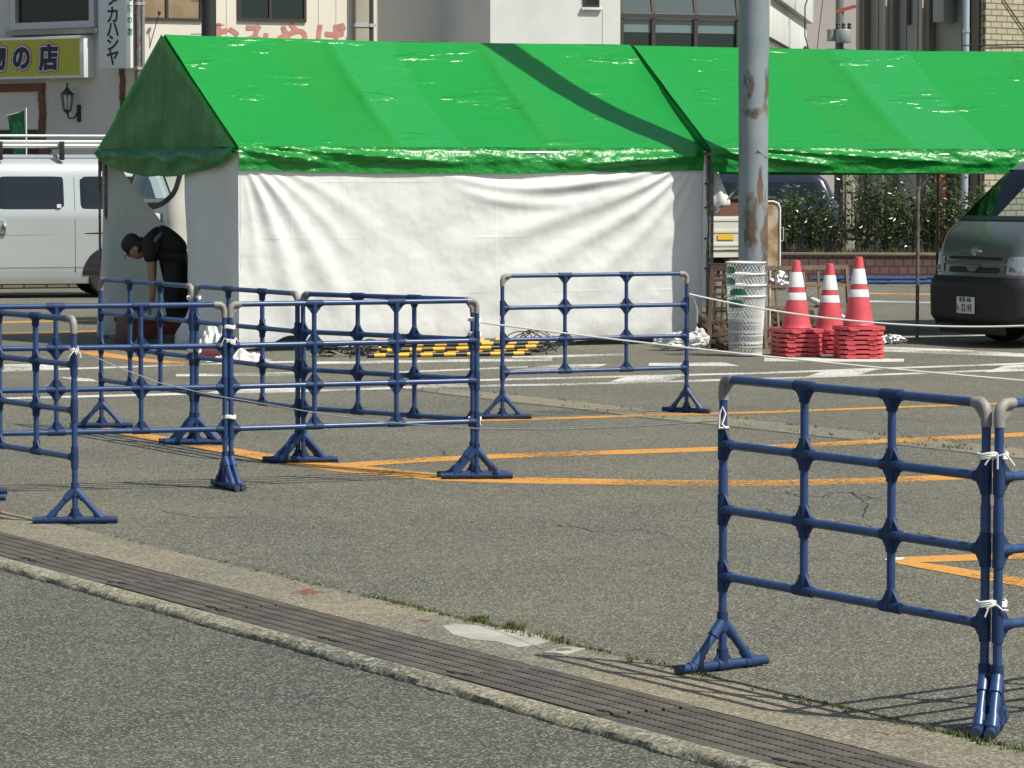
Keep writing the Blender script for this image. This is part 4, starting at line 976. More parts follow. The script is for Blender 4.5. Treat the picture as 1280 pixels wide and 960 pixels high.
m.tube([p0 + Vector((x, -.25, z)) for x, z in ((-.18, .30), (-.15, .22), (-.16, .1), (-.12, .02), (-.02, .02), (.04, .2), (.1, .27), (.16, .25))], .005, 5)
tag(m.build('cord', M['rope']), 'loose white cord hanging by the maroon crate in the tent', 'cord')
p0 = Z(lerp(FL, BL, .30), 0)
t = thing('dark_board', 'dark low boards lying inside the open end of the tent', 'board', p0 + Vector((-.12, .35, 0)), R(24))
m = MB(); m.box((0, 0, .03), (.7, .5, .06), 0, .006); m.build('lower_board', M['board'], t); m = MB(); m.box((.05, .03, .081), (.6, .4, .04), R(5), .006); m.build('upper_board', M['board'], t)
t = thing('maroon_weight', 'small maroon weight under the crumpled sheet at the tent corner', 'weight', G(258, 449), R(20))
m = MB(); m.box((0, 0, .05), (.30, .16, .10), 0, .02); m.build('block', M['maroon'], t); m = MB(); m.tube([(-.06, 0, .09), (-.05, 0, .13), (.05, 0, .13), (.06, 0, .09)], .01, 8); m.build('handle', M['black'], t)
# crumpled ends of the sheet lying on the ground
def crumple(c, sx, sy, hz, seed, lab):
    m = MB()
    def fn(u, v):
        a, b = u * 2 - 1, v * 2 - 1; r = min(1, math.hypot(a, b)); e = max(0, 1 - r ** 2.2)
        x = a * sx * (1 + .25 * fbm((a * 1.5, b * 1.5, seed + 3))); y = b * sy * (1 + .25 * fbm((a * 1.5, b * 1.5, seed + 8)))
        rid = 1 - abs(fbm((a * 2.1 + seed, b * 2.1, 0))) * 1.6
        return Vector((x, y, max(.006, hz * e * (.35 + .75 * rid) + .02 * fbm((a * 6, b * 6, seed)))))
    m.grid(fn, 60, 44)
    return tag(m.build('crumpled_sheet', M['sheet'], loc=c, angle=70), lab, 'sheet', 'crumpled white sheets at the tent corner')
crumple(G(270, 447), .24, .2, .30, 1.2, 'crumpled white sheet heaped at the left tent corner, upper heap')
crumple(G(298, 452), .28, .20, .10, 4.7, 'flat crumpled white sheet spread in front of the left tent corner')
# ================================================================== person bending over
def skinned(name, nodes, edges, m_, parent=None, root=0, sub=2):
    me = bpy.data.meshes.new(name); me.from_pydata([n[0] for n in nodes], edges, []); o = bpy.data.objects.new(name, me); COL.objects.link(o)
    md = o.modifiers.new('skin', 'SKIN'); sv = me.skin_vertices[0].data
    for i, n in enumerate(nodes):
        r = n[1]; sv[i].radius = r if isinstance(r, tuple) else (r, r); sv[i].use_root = (i == root)
    md.use_smooth_shade = True
    s = o.modifiers.new('sub', 'SUBSURF'); s.levels = sub; s.render_levels = sub
    dg = bpy.context.evaluated_depsgraph_get(); dg.update()
    nm = bpy.data.meshes.new_from_object(o.evaluated_get(dg)); bpy.data.objects.remove(o); bpy.data.meshes.remove(me)
    nm.name = name; nm.materials.clear(); nm.materials.append(m_)
    for p in nm.polygons: p.use_smooth = True
    q = bpy.data.objects.new(name, nm); COL.objects.link(q)
    if parent: q.parent = parent
    return q
pp = Vector((-3.40, 35.32, 0))
t = thing('person', 'person in black clothes and dark cap bending down inside the open tent end', 'person', pp)
# local: x negative = facing left; y depth
body = [((.02, 0, .86), (.10, .12)), ((-.07, 0, .985), (.10, .12)), ((-.17, 0, 1.045), (.09, .13)), ((-.25, 0, 1.02), (.07, .12)), ((-.305, 0, .99), .06), ((-.355, 0, .965), .055),
        ((.0, -.10, .80), .09), ((-.04, -.11, .46), .065), ((.03, -.12, .09), .045), ((-.05, -.13, .035), .04), ((-.14, -.135, .03), .03),
        ((.05, .10, .80), .09), ((.03, .12, .46), .065), ((.11, .13, .09), .045), ((.03, .14, .035), .04), ((-.06, .145, .03), .03),
        ((-.24, -.17, .98), .045), ((-.225, -.19, .73), .043), ((-.215, -.17, .50), .036), ((-.225, -.15, .42), .032),
        ((-.24, .17, .98), .045), ((-.25, .18, .72), .046), ((-.245, .14, .48), .036), ((-.25, .12, .40), .032)]
ed = [(0, 1), (1, 2), (2, 3), (3, 4), (4, 5), (0, 6), (6, 7), (7, 8), (8, 9), (9, 10), (0, 11), (11, 12), (12, 13), (13, 14), (14, 15), (3, 16), (16, 17), (17, 18), (18, 19), (3, 20), (20, 21), (21, 22), (22, 23)]
bo = skinned('body', body, ed, M['skin'], t)
# hands: palm, four fingers, thumb
for (wx, wy, wz, sy) in ((-.225, -.15, .42, -1), (-.25, .12, .40, 1)):
    nodes = [((wx, wy, wz + .02), .026), ((wx - .008, wy, wz - .035), (.024, .036)), ((wx - .014, wy, wz - .07), (.02, .038))]; e = [(0, 1), (1, 2)]
    h = skinned('hand', nodes, e, M['skin'], t, 0, 2)
    for f in range(4):
        yy = wy + (f - 1.5) * .019; ln = (.062, .075, .07, .055)[f]
        skinned('finger', [((wx - .014, yy, wz - .075), .0095), ((wx - .026, yy, wz - .085 - ln * .45), .0088), ((wx - .018, yy, wz - .085 - ln), .0075)], [(0, 1), (1, 2)], M['skin'], h, 0, 1)
    skinned('finger', [((wx - .01, wy - sy * .03, wz - .03), .012), ((wx - .03, wy - sy * .048, wz - .06), .010), ((wx - .04, wy - sy * .04, wz - .09), .0085)], [(0, 1), (1, 2)], M['skin'], h, 0, 1)
# head: facing down-left
hm = bmesh.new(); bmesh.ops.create_uvsphere(hm, u_segments=28, v_segments=20, radius=1)
for v in hm.verts:
    c = v.co; x, y, z = c
    sx = .098 * (1 + (.06 if x < 0 else 0)); q = Vector((x * sx, y * .076 * (1 - .22 * sm(0, -1, z)), z * .118))
    if x < 0: q.x -= .012 * math.exp(-((z + .05) / .12) ** 2 - (y / .16) ** 2) * 1.6; q.x += .012 * math.exp(-((z - .15) / .14) ** 2 - ((abs(y) - .38) / .2) ** 2)
    if z < -.6 and x < 0: q.x -= .012
    v.co = q
s = MB(); s.bm.free(); s.bm = hm
hc = Vector((-.40, 0, .955)); hrot = (0, R(-52), 0)
hd = s.build('head', M['skin'], t, loc=hc, rot=hrot, angle=180)
for y in (-.078, .078): m = MB(); m.lathe([(.017, -.006), (.02, 0), (.012, .006)], 12, (0.0, y, -.01), 'Y', 1.5); m.build('ear', M['skin'], hd)
for y in (-.028, .028): m = MB(); m.lathe([(0, -.006), (.009, 0), (0, .006)], 10, (-.092, y, .014), 'X'); m.build('eye', M['hair'], hd)
m = MB(); m.box((-.096, 0, -.062), (.012, .036, .006), 0, .002); m.build('mouth', M['maroon'], hd)
m = MB(); m.lathe([(.101, .0), (.106, .03), (.104, .07), (.085, .108), (.045, .13), (0, .136)], 28, (.004, 0, .02), 'Z', .80)
m.lathe([(.085, -.07), (.096, -.04), (.100, .022)], 28, (.028, 0, .0), 'Z', .76)
m.build('cap', M['hair'], hd)
m = MB(); m.grid(lambda u, v: Vector((-.085 - .075 * v * math.sqrt(max(0, 1 - (2 * u - 1) ** 2)) , (u - .5) * .145, .035 - .012 * v)), 16, 5); m.build('cap_peak', M['hair'], hd)
sh = [((.05, 0, .82), (.17, .19)), ((-.07, 0, .99), (.143, .168)), ((-.17, 0, 1.05), (.135, .18)), ((-.255, 0, 1.022), (.108, .17)), ((-.30, 0, .995), .07),
      ((-.243, -.175, .985), .082), ((-.232, -.195, .80), .068), ((-.243, .175, .985), .082), ((-.253, .185, .79), .068)]
skinned('shirt', sh, [(0, 1), (1, 2), (2, 3), (3, 4), (3, 5), (5, 6), (3, 7), (7, 8)], M['cloth'], t)
tr = [((.03, 0, .85), (.145, .165)), ((.0, -.10, .79), .108), ((-.04, -.11, .46), .085), ((.03, -.12, .08), .068), ((.05, .10, .79), .108), ((.03, .12, .46), .085), ((.11, .13, .08), .068)]
skinned('trousers', tr, [(0, 1), (1, 2), (2, 3), (0, 4), (4, 5), (5, 6)], M['cloth'], t)
for s_, x, y in ((-1, .03, -.125), (1, .11, .135)):
    skinned('shoe', [((x + .03, y, .04), .045), ((x - .06, y, .04), .045), ((x - .17, y, .028), .034)], [(0, 1), (1, 2)], M['black'], t)
m = MB(); m.tube([(-.12, -.165, 1.11), (-.16, -.18, 1.05), (-.20, -.18, .98), (-.21, -.175, .93)], [.012, .026, .026, .01], 10); m.build('shirt_print', M['print'], t)
# ================================================================== vehicles
def interp(tab, z):
    if z <= tab[0][0]: return tab[0][1]
    for (a, b) in zip(tab, tab[1:]):
        if z <= b[0]:
            t = (z - a[0]) / (b[0] - a[0]); return a[1] + (b[1] - a[1]) * t
    return tab[-1][1]
class Shell:
    """car body: plan rings with rounded front corners, lofted upwards. x forward, y left, z up"""
    def __init__(s, xf, xr, w, rc=.2, rd=.22, bow=.03): s.xf, s.xr, s.w, s.rc, s.rd, s.bow = xf, xr, w, rc, rd, bow
    def dims(s, z):
        w = interp(s.w, z); k = min(1, w / .6); return interp(s.xf, z), interp(s.xr, z), w, s.rc * k, s.rd * k
    def front(s, f, z):                       # f -1..1 across the front, corners included
        xf, xr, w, rc, rd = s.dims(z); fl = w - rc; La = math.pi / 4 * (rc + rd); tot = fl + La; q = abs(f) * tot; sg = 1 if f >= 0 else -1
        if q < fl: return Vector((xf - s.bow * (q / w) ** 2, sg * q, z))
        a = min(1, (q - fl) / La) * math.pi / 2
        return Vector((xf - s.bow * (fl / w) ** 2 - rd * (1 - math.cos(a)), sg * (fl + rc * math.sin(a)), z))
    def side(s, x, z, sg=1):
        xf, xr, w, rc, rd = s.dims(z); x0 = s.front(1, z).x
        if x > x0:                            # on the front corner
            a = math.acos(max(-1, min(1, 1 - (xf - s.bow - x) / rd if rd else 0))); return Vector((x, sg * (w - rc + rc * math.sin(max(0, min(math.pi / 2, a)))), z))
        return Vector((x, sg * w, z))
    def ring(s, z):
        xf, xr, w, rc, rd = s.dims(z); pts = [s.front(k / 14, z) for k in range(15)]
        x0 = pts[-1].x; xe = xr + .12 * min(1, w / .6)
        pts += [Vector((x0 + (xe - x0) * k / 14, w, z)) for k in range(1, 15)]
        for k in range(1, 5):
            a = k / 4 * math.pi / 2; r = .12 * min(1, w / .6); pts.append(Vector((xe - r * math.sin(a), w - r + r * math.cos(a), z)))
        pts.append(Vector((xr, 0, z)))
        return pts + [Vector((p.x, -p.y, p.z)) for p in pts[-2:0:-1]]
    def loft(s, levels, skip=None):
        m = MB(); rings = [[m.bm.verts.new(p) for p in s.ring(z)] for z in levels]; n = len(rings[0])
        for i in range(len(rings) - 1):
            zc = (levels[i] + levels[i + 1]) / 2
            for j in range(n):
                k = j if j < n / 2 else j - n
                if skip and skip(zc, (k + .5) / 14): continue
                m.face([rings[i][j], rings[i][(j + 1) % n], rings[i + 1][(j + 1) % n], rings[i + 1][j]])
        m.face(rings[-1]); m.face(rings[0][::-1]); return m
def patch(fn, nrm, eps, nu=12, nv=8, c=.0, pw=8):
    """small panel lying on a shell; fn(a,b) with a,b in -1..1, c pulls the corners in"""
    m = MB()
    def f(u, v):
        a, b = 2 * u - 1, 2 * v - 1
        a2, b2 = a * (1 - c * abs(b) ** pw), b * (1 - c * abs(a) ** pw)
        p = fn(a2, b2); e = eps if max(abs(a), abs(b)) < .999 else -eps * .6
        return p + nrm(p) * e
    m.grid(f, nu, nv); return m
def fpatch(sh, f0, f1, z0, z1, eps=.006, c=.0, nu=16, nv=8, skew=0):
    fn = lambda a, b: sh.front((f0 + f1) / 2 + (f1 - f0) / 2 * a, (z0 + z1) / 2 + (z1 - z0) / 2 * b + skew * a)
    def nr(p):
        v = Vector((1, p.y * .9, .15)); return v.normalized()
    return patch(fn, nr, eps, nu, nv, c)
def spatch(sh, x0, x1, z0, z1, sg, eps=.005, c=.0, slx0=0, slx1=0, nu=14, nv=8, pw=8):
    def fn(a, b):
        xa, xb = x0 + slx0 * b, x1 + slx1 * b
        return sh.side((xa + xb) / 2 + (xb - xa) / 2 * a, (z0 + z1) / 2 + (z1 - z0) / 2 * b, sg)
    return patch(fn, lambda p: Vector((0, sg, 0)), eps, nu, nv, c, pw)
def wheel(parent, x, y, r, wd, sg, rim, spokes=7):
    m = MB(); m.lathe([(r * .62, -wd / 2), (r * .93, -wd / 2), (r, -wd / 2 + .03), (r, wd / 2 - .03), (r * .93, wd / 2), (r * .62, wd / 2)], 32, axis='Y')
    o = m.build('wheel', M['rubber'], parent, loc=(x, y, r))
    m = MB(); yy = sg * (wd / 2 - .02)
    m.lathe([(0, yy - sg * .03), (r * .62, yy - sg * .03), (r * .64, yy + sg * .01), (r * .58, yy + sg * .012), (r * .56, yy - sg * .02)], 28, axis='Y')
    for k in range(spokes):
        a = 6.2832 * k / spokes; m.box((r * .32 * math.cos(a), yy, r * .32 * math.sin(a)), (r * .56, .03, r * .13), M4=Matrix.Rotation(-a, 4, 'Y'))
    m.lathe([(0, yy - .02), (r * .14, yy - .02), (r * .12, yy + sg * .02), (0, yy + sg * .022)], 14, axis='Y')
    m.build('rim', rim, o)
def arch(parent, sh, x, r, sg):
    m = MB(); n = 18; pts = []
    for k in range(n + 1):
        a = math.pi * k / n; pts.append(sh.side(x + r * math.cos(a), max(.22, .31 + r * math.sin(a)), sg) + Vector((0, sg * .006, 0)))
    m.poly(pts); m.build('wheel_arch', M['black'], parent, smooth=False)
VAN = dict(xf=[(.2, -.05), (.30, -.005), (.60, 0), (.68, -.03), (.90, -.06), (1.08, -.13), (1.22, -.25), (1.26, -.30), (1.74, -.80), (1.80, -.88), (1.88, -1.05), (1.94, -1.3), (1.98, -1.7)],
           xr=[(.2, -4.62), (.5, -4.69), (1.2, -4.66), (1.8, -4.55), (1.94, -4.3), (1.98, -3.9)],
           w=[(.2, .80), (.35, .845), (1.15, .845), (1.25, .825), (1.74, .72), (1.84, .67), (1.92, .55), (1.96, .40), (1.98, .25)])
LEV = [.2, .25, .3, .45, .6, .65, .68, .8, .9, 1.0, 1.08, 1.15, 1.22, 1.26, 1.35, 1.45, 1.55, 1.65, 1.74, 1.80, 1.84, 1.88, 1.92, 1.95, 1.97, 1.98]
clear = mat('windscreen_glass', (.9, .95, .95), .02)
n_, l_, b_ = N(clear); tr_ = n_.new('ShaderNodeBsdfTransparent'); tr_.inputs[0].default_value = (.80, .86, .85, 1); gl_ = n_.new('ShaderNodeBsdfGlossy'); gl_.inputs['Roughness'].default_value = .02; gl_.inputs['Color'].default_value = (.6, .62, .62, 1)
fz_ = n_.new('ShaderNodeFresnel'); fz_.inputs[0].default_value = 1.5; ms_ = n_.new('ShaderNodeMixShader')
l_.new(fz_.outputs[0], ms_.inputs[0]); l_.new(tr_.outputs[0], ms_.inputs[1]); l_.new(gl_.outputs[0], ms_.inputs[2]); l_.new(ms_.outputs[0], n_['Material Output'].inputs['Surface'])
def emblem(parent, x, z, s_):
    m = MB()
    for (rx, rz, cz) in ((.062, .042, 0), (.020, .040, .0), (.044, .017, .018)):
        m.tube([(x, rx * math.cos(a), z + cz + rz * math.sin(a)) for a in [k * .2618 for k in range(24)]], .0045, 6, closed=True)
    m.build('emblem', M['chrome'], parent)
# ---- dark grey van at right
h = Vector((-.91, -.41, 0)).normalized(); fc = P(1212, 385, 34.55); fc.z = 0
V = thing('parked_van', 'dark grey van with black bumper at the right edge, plate 32-98', 'van', fc, math.atan2(h.y, h.x))
sh = Shell(**VAN)
sh.loft(LEV, skip=lambda z, f: 1.26 < z < 1.74 and abs(f) < .92 or 1.30 < z < 1.72 and 1.08 < abs(f) < 1.5).build('body', M['vangrey'], V, angle=50)
fpatch(sh, -.93, .93, 1.25, 1.75, .004, .0, 24, 10).build('windscreen', clear, V, angle=180)
m = MB()
for z0, z1 in ((1.235, 1.275),): m.grid(lambda u, v: sh.front(-.97 + 1.94 * u, z0 + (z1 - z0) * v) + Vector((.008, 0, .006)), 24, 2)
m.build('cowl', M['black'], V)
m = MB(); m.grid(lambda u, v: sh.front(-.97 + .03 * v, 1.26 + .50 * u) + Vector((.012, -.006, 0)), 12, 2); m.build('pillar_trim', M['chrome'], V)
m = MB(); m.span(-2.6, -1.2, -.66, .66, .75, .80); m.span(-2.6, -2.55, -.66, .66, .8, 1.7)
for y in (-.38, .38): m.box((-1.62, y, .98), (.5, .5, .18), 0, .05); m.box((-1.9, y, 1.30), (.14, .5, .62), 0, .05); m.box((-1.93, y, 1.62), (.10, .26, .16), 0, .04)
m.build('seats', M['cloth'], V)
m = MB(); m.grid(lambda u, v: Vector((-.42 - .6 * v, -.72 + 1.44 * u, 1.21 - .05 * v ** 2)), 8, 5); m.span(-1.05, -1.0, -.7, .7, .85, 1.17); m.build('dashboard', M['black'], V)
m = MB(); c_ = Vector((-1.12, -.36, 1.22)); ux, uy = Vector((.45, 0, .89)), Vector((0, 1, 0))
m.tube([c_ + (ux * math.cos(a) + uy * math.sin(a)) * .19 for a in [k * .2618 for k in range(24)]], .014, 8, closed=True)
for a in (0.3, 2.84, 4.71): m.cyl(c_, c_ + (uy * math.cos(a) + ux * math.sin(a)) * .19, .012, n=6)
m.build('steering_wheel', M['black'], V)
# bumper
bsh = Shell(**VAN); bsh.xf = [(.2, -.02), (.28, .035), (.60, .045), (.66, .02), (.70, -.02)]; bsh.w = [(.2, .83), (.3, .862), (.62, .862), (.70, .846)]
m = MB(); m.grid(lambda u, v: bsh.front(-1 + 2 * u, .20 + .485 * v), 40, 12); 
for sg in (-1, 1): m.grid(lambda u, v: bsh.side(bsh.front(1, .4).x - .24 * u, .20 + .47 * v, sg), 6, 8)
m.build('bumper', M['black'], V, weld=True, angle=60)
m = MB(); m.span(-.05, -.02, -.6, .6, .12, .21, .01); m.build('underguard', M['black'], V)
for z0, z1, a_ in ((.845, .885, .54), (.715, .785, .50)): fpatch(sh, -a_, a_, z0, z1, .007, .05, 20, 4).build('grille_slot', M['black'], V, angle=180)
fpatch(sh, -.64, .64, .795, .838, .012, .05, 20, 4).build('grille_bar', M['vangrey'], V, angle=180)
m = MB(); m.prism([sh.front(-.14, .795) + Vector((.02, 0, 0)), sh.front(.14, .795) + Vector((.02, 0, 0)), sh.front(.05, .735) + Vector((.02, 0, 0)), sh.front(-.05, .735) + Vector((.02, 0, 0))], (-.02, 0, 0)); m.build('grille_notch', M['vangrey'], V, smooth=False)
for sg in (-1, 1):
    o = fpatch(sh, sg * .58, sg * 1.0, .70, .90, .008, .06, 12, 6, skew=sg * .0); o = o.build('headlight', M['lamp'], V, angle=180)
    fpatch(sh, sg * .63, sg * .76, .725, .80, .014, .1, 6, 4).build('indicator', M['glasspale'], o, angle=180)
    fpatch(sh, sg * .565, sg * .58, .69, .91, .010, .0, 2, 4).build('seam', M['black'], o, angle=180)
emblem(V, sh.front(0, .93).x + .016, .93, 1)
pl = thing; bx = bsh.front(0, .40).x
m = MB(); m.span(bx + .004, bx + .012, -.165, .165, .32, .485, .004); pb = m.build('number_plate', M['plate'], V)
rx = (R(90), 0, R(90))
text_mesh('plate_text', '岐阜 400', .058, M['ink'], pb, (bx + .0135, 0, .452), rx, .0008, .0012)
text_mesh('plate_number', '32-98', .105, M['ink'], pb, (bx + .0135, .022, .372), rx, .0008, .0008, .82)
text_mesh('plate_kana', 'た', .05, M['ink'], pb, (bx + .0135, -.135, .372), rx, .0008, .0012)
for x in (-.86, -3.45):
    for sg in (-1, 1): arch(V, sh, x, .40, sg); wheel(V, x, sg * .72, .325, .20, sg, M['galv'], 8)
for sg in (-1, 1): spatch(sh, -.80, -2.75, 1.25, 1.75, sg, .004, .0).build('side_window', clear, V, angle=180)
for sg in (-1, 1): spatch(sh, -2.95, -4.3, 1.30, 1.72, sg, .006, .03).build('side_window', M['glassdark'], V, angle=180)
m = MB(); m.box((-.55, .98, 1.22), (.10, .16, .24), 0, .03); m.box((-.55, -.98, 1.22), (.10, .16, .24), 0, .03)
m.cyl((-.58, .95, 1.2), (-.60, .80, 1.12), .014); m.cyl((-.58, -.95, 1.2), (-.60, -.80, 1.12), .014)
m.bm.free()
# ---- silver white van at left, facing left, rear end behind the tent
h = Vector((-.965, -.26, 0)).normalized(); left = Vector((-h.y, h.x, 0))
wp = G(139, 372); wp.z = 0
org = wp - left * .80 + h * 3.5
V = thing('parked_van', 'silver white van with roof rack parked behind the left tent end', 'van', org, math.atan2(h.y, h.x))
VW = dict(VAN); VW['xr'] = [(.2, -4.42), (.5, -4.48), (1.15, -4.44), (1.75, -4.24), (1.92, -4.05), (1.98, -3.7)]
sh = Shell(**VW); sh.loft(LEV).build('body', M['vanwhite'], V, angle=50)
fpatch(sh, -.90, .90, 1.27, 1.73, .008, .04, 24, 10).build('windscreen', M['glassdark'], V, angle=180)
for sg in (-1, 1):
    spatch(sh, -.74, -1.72, 1.20, 1.70, sg, .006, .05, slx0=-.16, slx1=0).build('front_window', M['glassdark'], V, angle=180)
    spatch(sh, -1.92, -2.88, 1.20, 1.70, sg, .006, .05).build('side_window', M['glassdark'], V, angle=180)
    spatch(sh, -3.05, -4.14, 1.20, 1.70, sg, .006, .06, slx1=.07).build('side_window', M['glassdark'], V, angle=180)
    for x in (-1.82, -3.0): spatch(sh, x - .006, x + .006, .36, 1.80, sg, .003, 0, nu=2, nv=10).build('door_seam', M['black'], V, angle=180)
    spatch(sh, -3.02, -4.2, .875, .915, sg, .010, 0, nu=4, nv=2).build('slide_rail', M['black'], V)
    spatch(sh, -1.0, -2.97, .868, .880, sg, .003, 0, nu=4, nv=2).build('crease', M['oldpipe'], V)
    spatch(sh, -.95, -4.3, .42, .43, sg, .003, 0, nu=4, nv=2).build('crease', M['oldpipe'], V)
    m = MB(); m.box((-2.0, sg * .86, .98), (.10, .05, .19), 0, .02); m.build('door_handle', M['chrome'], V)
    for x in (-.86, -3.5): arch(V, sh, x, .40, sg); wheel(V, x, sg * .74, .325, .20, sg, M['galv'], 8)
    fpatch(sh, sg * .66, sg * 1.0, .70, .92, .008, .06, 12, 6).build('headlight', M['lamp'], V, angle=180)
    m = MB(); m.box((-4.42, sg * .70, 1.0), (.10, .14, .5), 0, .03); m.build('tail_light', M['inkred'], V)
m = MB(); m.span(-4.2, -.5, -.6, .6, .18, .32); m.build('underbody', M['black'], V)
m = MB(); m.grid(lambda u, v: Vector((-4.445 + .17 * v - .01, -.62 + 1.24 * u, 1.2 + .5 * v)), 6, 4); m.build('rear_window', M['glassdark'], V)
m = MB(); m.box((-2.78, .853, 1.27), (.06, .004, .05)); m.build('window_label', M['plate'], V)
rk = MB()
for y in (-.62, .62): rk.tube([(-.95, y, 2.10), (-4.1, y, 2.10)], .024, 8)
for y in (-.3, 0, .3): rk.tube([(-1.0, y, 2.16), (-4.1, y, 2.16)], .02, 8)
rk.tube([(-1.0, .66, 2.235), (-4.1, .66, 2.235)], .018, 8)
rr_ = rk.build('roof_rack', M['white'], V)
m = MB()
for x in (-1.2, -2.0, -2.85, -3.6):
    m.box((x, 0, 2.07), (.05, 1.36, .035), 0, .006)
    for y in (-.66, .66): m.box((x, y, 2.03), (.07, .05, .26), 0, .01)
m.build('rack_foot', M['black'], rr_)
# ---- white flatbed truck behind tent one
h = Vector((-.91, -.41, 0)).normalized(); org = Vector((-4.22, 39.75, 0))
V = thing('flatbed_truck', 'white flatbed truck standing behind the closed tent, yellow sticker on its side', 'truck', org, math.atan2(h.y, h.x))
sh = Shell(xf=[(.35, -.06), (.5, 0), (1.25, 0), (1.36, -.02), (2.05, -.24), (2.2, -.42), (2.28, -.8)], xr=[(.35, -1.62), (2.15, -1.62), (2.28, -1.5)], w=[(.35, .82), (.5, .86), (1.3, .86), (2.05, .79), (2.2, .70), (2.28, .5)], rc=.14, rd=.13, bow=.06)
sh.loft([.35, .42, .5, .7, .9, 1.0, 1.15, 1.25, 1.36, 1.42, 1.55, 1.7, 1.85, 2.0, 2.05, 2.12, 2.2, 2.25, 2.28], skip=lambda z, f: (1.42 < z < 2.0) and (abs(f) < .86 or 1.1 < abs(f) < 1.72)).build('cab', M['truckwhite'], V, angle=45)
g_ = fpatch(sh, -.89, .89, 1.40, 2.02, .006, .0, 24, 12).build('windscreen', clear, V, angle=180)
m = MB()
def sq(k):
    a = k / 48 * 6.2832; c_, s_ = math.cos(a), math.sin(a); pw = .4
    f = .90 * abs(c_) ** pw * (1 if c_ > 0 else -1); z = 1.715 + .325 * abs(s_) ** pw * (1 if s_ > 0 else -1) - .07 * (1 - f * f) * (1 if s_ < 0 else 0)
    return sh.front(f, z) + Vector((.012, 0, 0))
m.tube([sq(k) for k in range(48)], .030, 6, closed=True); m.build('seal', M['black'], g_)
for ya, yb in ((-.5, .1), (.1, .6)):
    m = MB(); m.tube([sh.front(ya, 1.36) + Vector((.03, 0, 0)), sh.front(yb, 1.37) + Vector((.045, 0, 0))], .018, 6); m.build('wiper', M['black'], V)
m = MB(); m.grid(lambda u, v: Vector((-.10 - .5 * v, -.78 + 1.56 * u, 1.36 - .12 * v)), 8, 5); m.build('dashboard', M['black'], V)
m = MB()
for y in (-.4, .4): m.box((-1.25, y, 1.05), (.5, .5, .16), 0, .04); m.box((-1.48, y, 1.45), (.12, .5, .7), 0, .04)
m.build('seats', M['cloth'], V)
for sg in (-1, 1):
    spatch(sh, -.30, -1.30, 1.41, 2.01, sg, .004, .0).build('door_window', clear, V, angle=180)
    spatch(sh, -.40, -.408, .55, 1.40, sg, .004, 0, nu=2, nv=8).build('door_seam', M['black'], V)
    fpatch(sh, sg * .6, sg * .84, .72, .90, .01, .1, 8, 6).build('headlight', M['lamp'], V, angle=180)
    m = MB(); m.box((.07, sg * .52, 1.20), (.16, .36, .13), 0, .03); m.build('step_pad', M['truckwhite'], V)
m = MB(); m.span(-7.2, -.3, -.42, -.3, .45, .62); m.span(-7.2, -.3, .3, .42, .45, .62)
for x in (-2.2, -3.6, -5.0, -6.4, -7.1): m.span(x, x + .08, -.85, .85, .625, .70)
m.build('chassis', M['black'], V)
m = MB(); m.span(-7.35, -1.72, -.9, .9, .71, .79); m.build('bed_floor', M['truckwhite'], V)
for sg in (-1, 1):
    m = MB(); y = sg * .905
    m.span(-7.35, -1.74, y - .015, y + .015, .80, 1.20)
    for z in (.84, 1.0, 1.14): m.span(-7.34, -1.76, y + sg * .0155, y + sg * .024, z, z + .045, .004)
    for x in (-1.8, -3.5, -5.2, -6.5, -7.30): m.span(x - .03, x + .03, y + sg * .0245, y + sg * .034, .79, 1.205, .004)
    sd = m.build('side_board', M['truckwhite'], V)
    m = MB(); m.span(-7.12, -6.9, y + sg * .025, y + sg * .028, .92, .985); m.build('sticker', mat('sticker_yellow' + str(sg), (.65, .42, .02), .5), sd)
    m = MB(); m.tube([(-6.72, y + sg * .04, 1.1), (-6.72, y + sg * .04, .64), (-6.82, y + sg * .04, .64)], .012, 6); m.build('latch', M['alu'], sd)
m = MB(); m.span(-7.35, -7.32, -.87, .87, .80, 1.20); m.build('tail_board', M['truckwhite'], V)
m = MB(); m.span(-1.74, -1.70, -.85, .85, .8, 1.9); m.build('head_board', M['truckwhite'], V)
for x in (-.75, -6.0):
    for sg in (-1, 1): wheel(V, x, sg * .72, .34, .2, sg, M['galv'], 6)
t = thing('cargo_board', 'brown board cargo lying on the bed of the white truck', 'cargo', org + Matrix.Rotation(math.atan2(h.y, h.x), 3, 'Z') @ Vector((-6.6, .30, .795)), math.atan2(h.y, h.x))
m = MB(); m.box((0, 0, .30), (2.5, .5, .60), 0, .02); m.build('crate_body', M['cargo'], t); m = MB(); m.box((0, 0, .62), (2.56, .56, .035), 0, .01); m.build('crate_lid', M['board'], t)
# ---- dark blue car behind the hedge
h = Vector((-.97, .24, 0)).normalized(); h = Vector((-.99, .10, 0)).normalized()
rear = P(1052, 300, 62.5); rear.z = .10
V = thing('parked_car', 'dark blue car parked beyond the hedge behind the second tent', 'car', rear + h * 4.2, math.atan2(h.y, h.x))
sh = Shell(xf=[(.2, -.05), (.5, 0), (.8, -.05), (.98, -.9), (1.5, -1.55), (1.66, -1.9), (1.72, -2.3)], xr=[(.2, -4.15), (.6, -4.2), (1.0, -4.15), (1.55, -3.9), (1.68, -3.65), (1.72, -3.3)], w=[(.2, .80), (.5, .85), (1.0, .83), (1.55, .70), (1.66, .60), (1.72, .35)], rc=.22, rd=.25)
sh.loft([.2, .3, .5, .7, .8, .9, .98, 1.1, 1.3, 1.5, 1.6, 1.66, 1.7, 1.72]).build('body', M['suvblue'], V, angle=50)
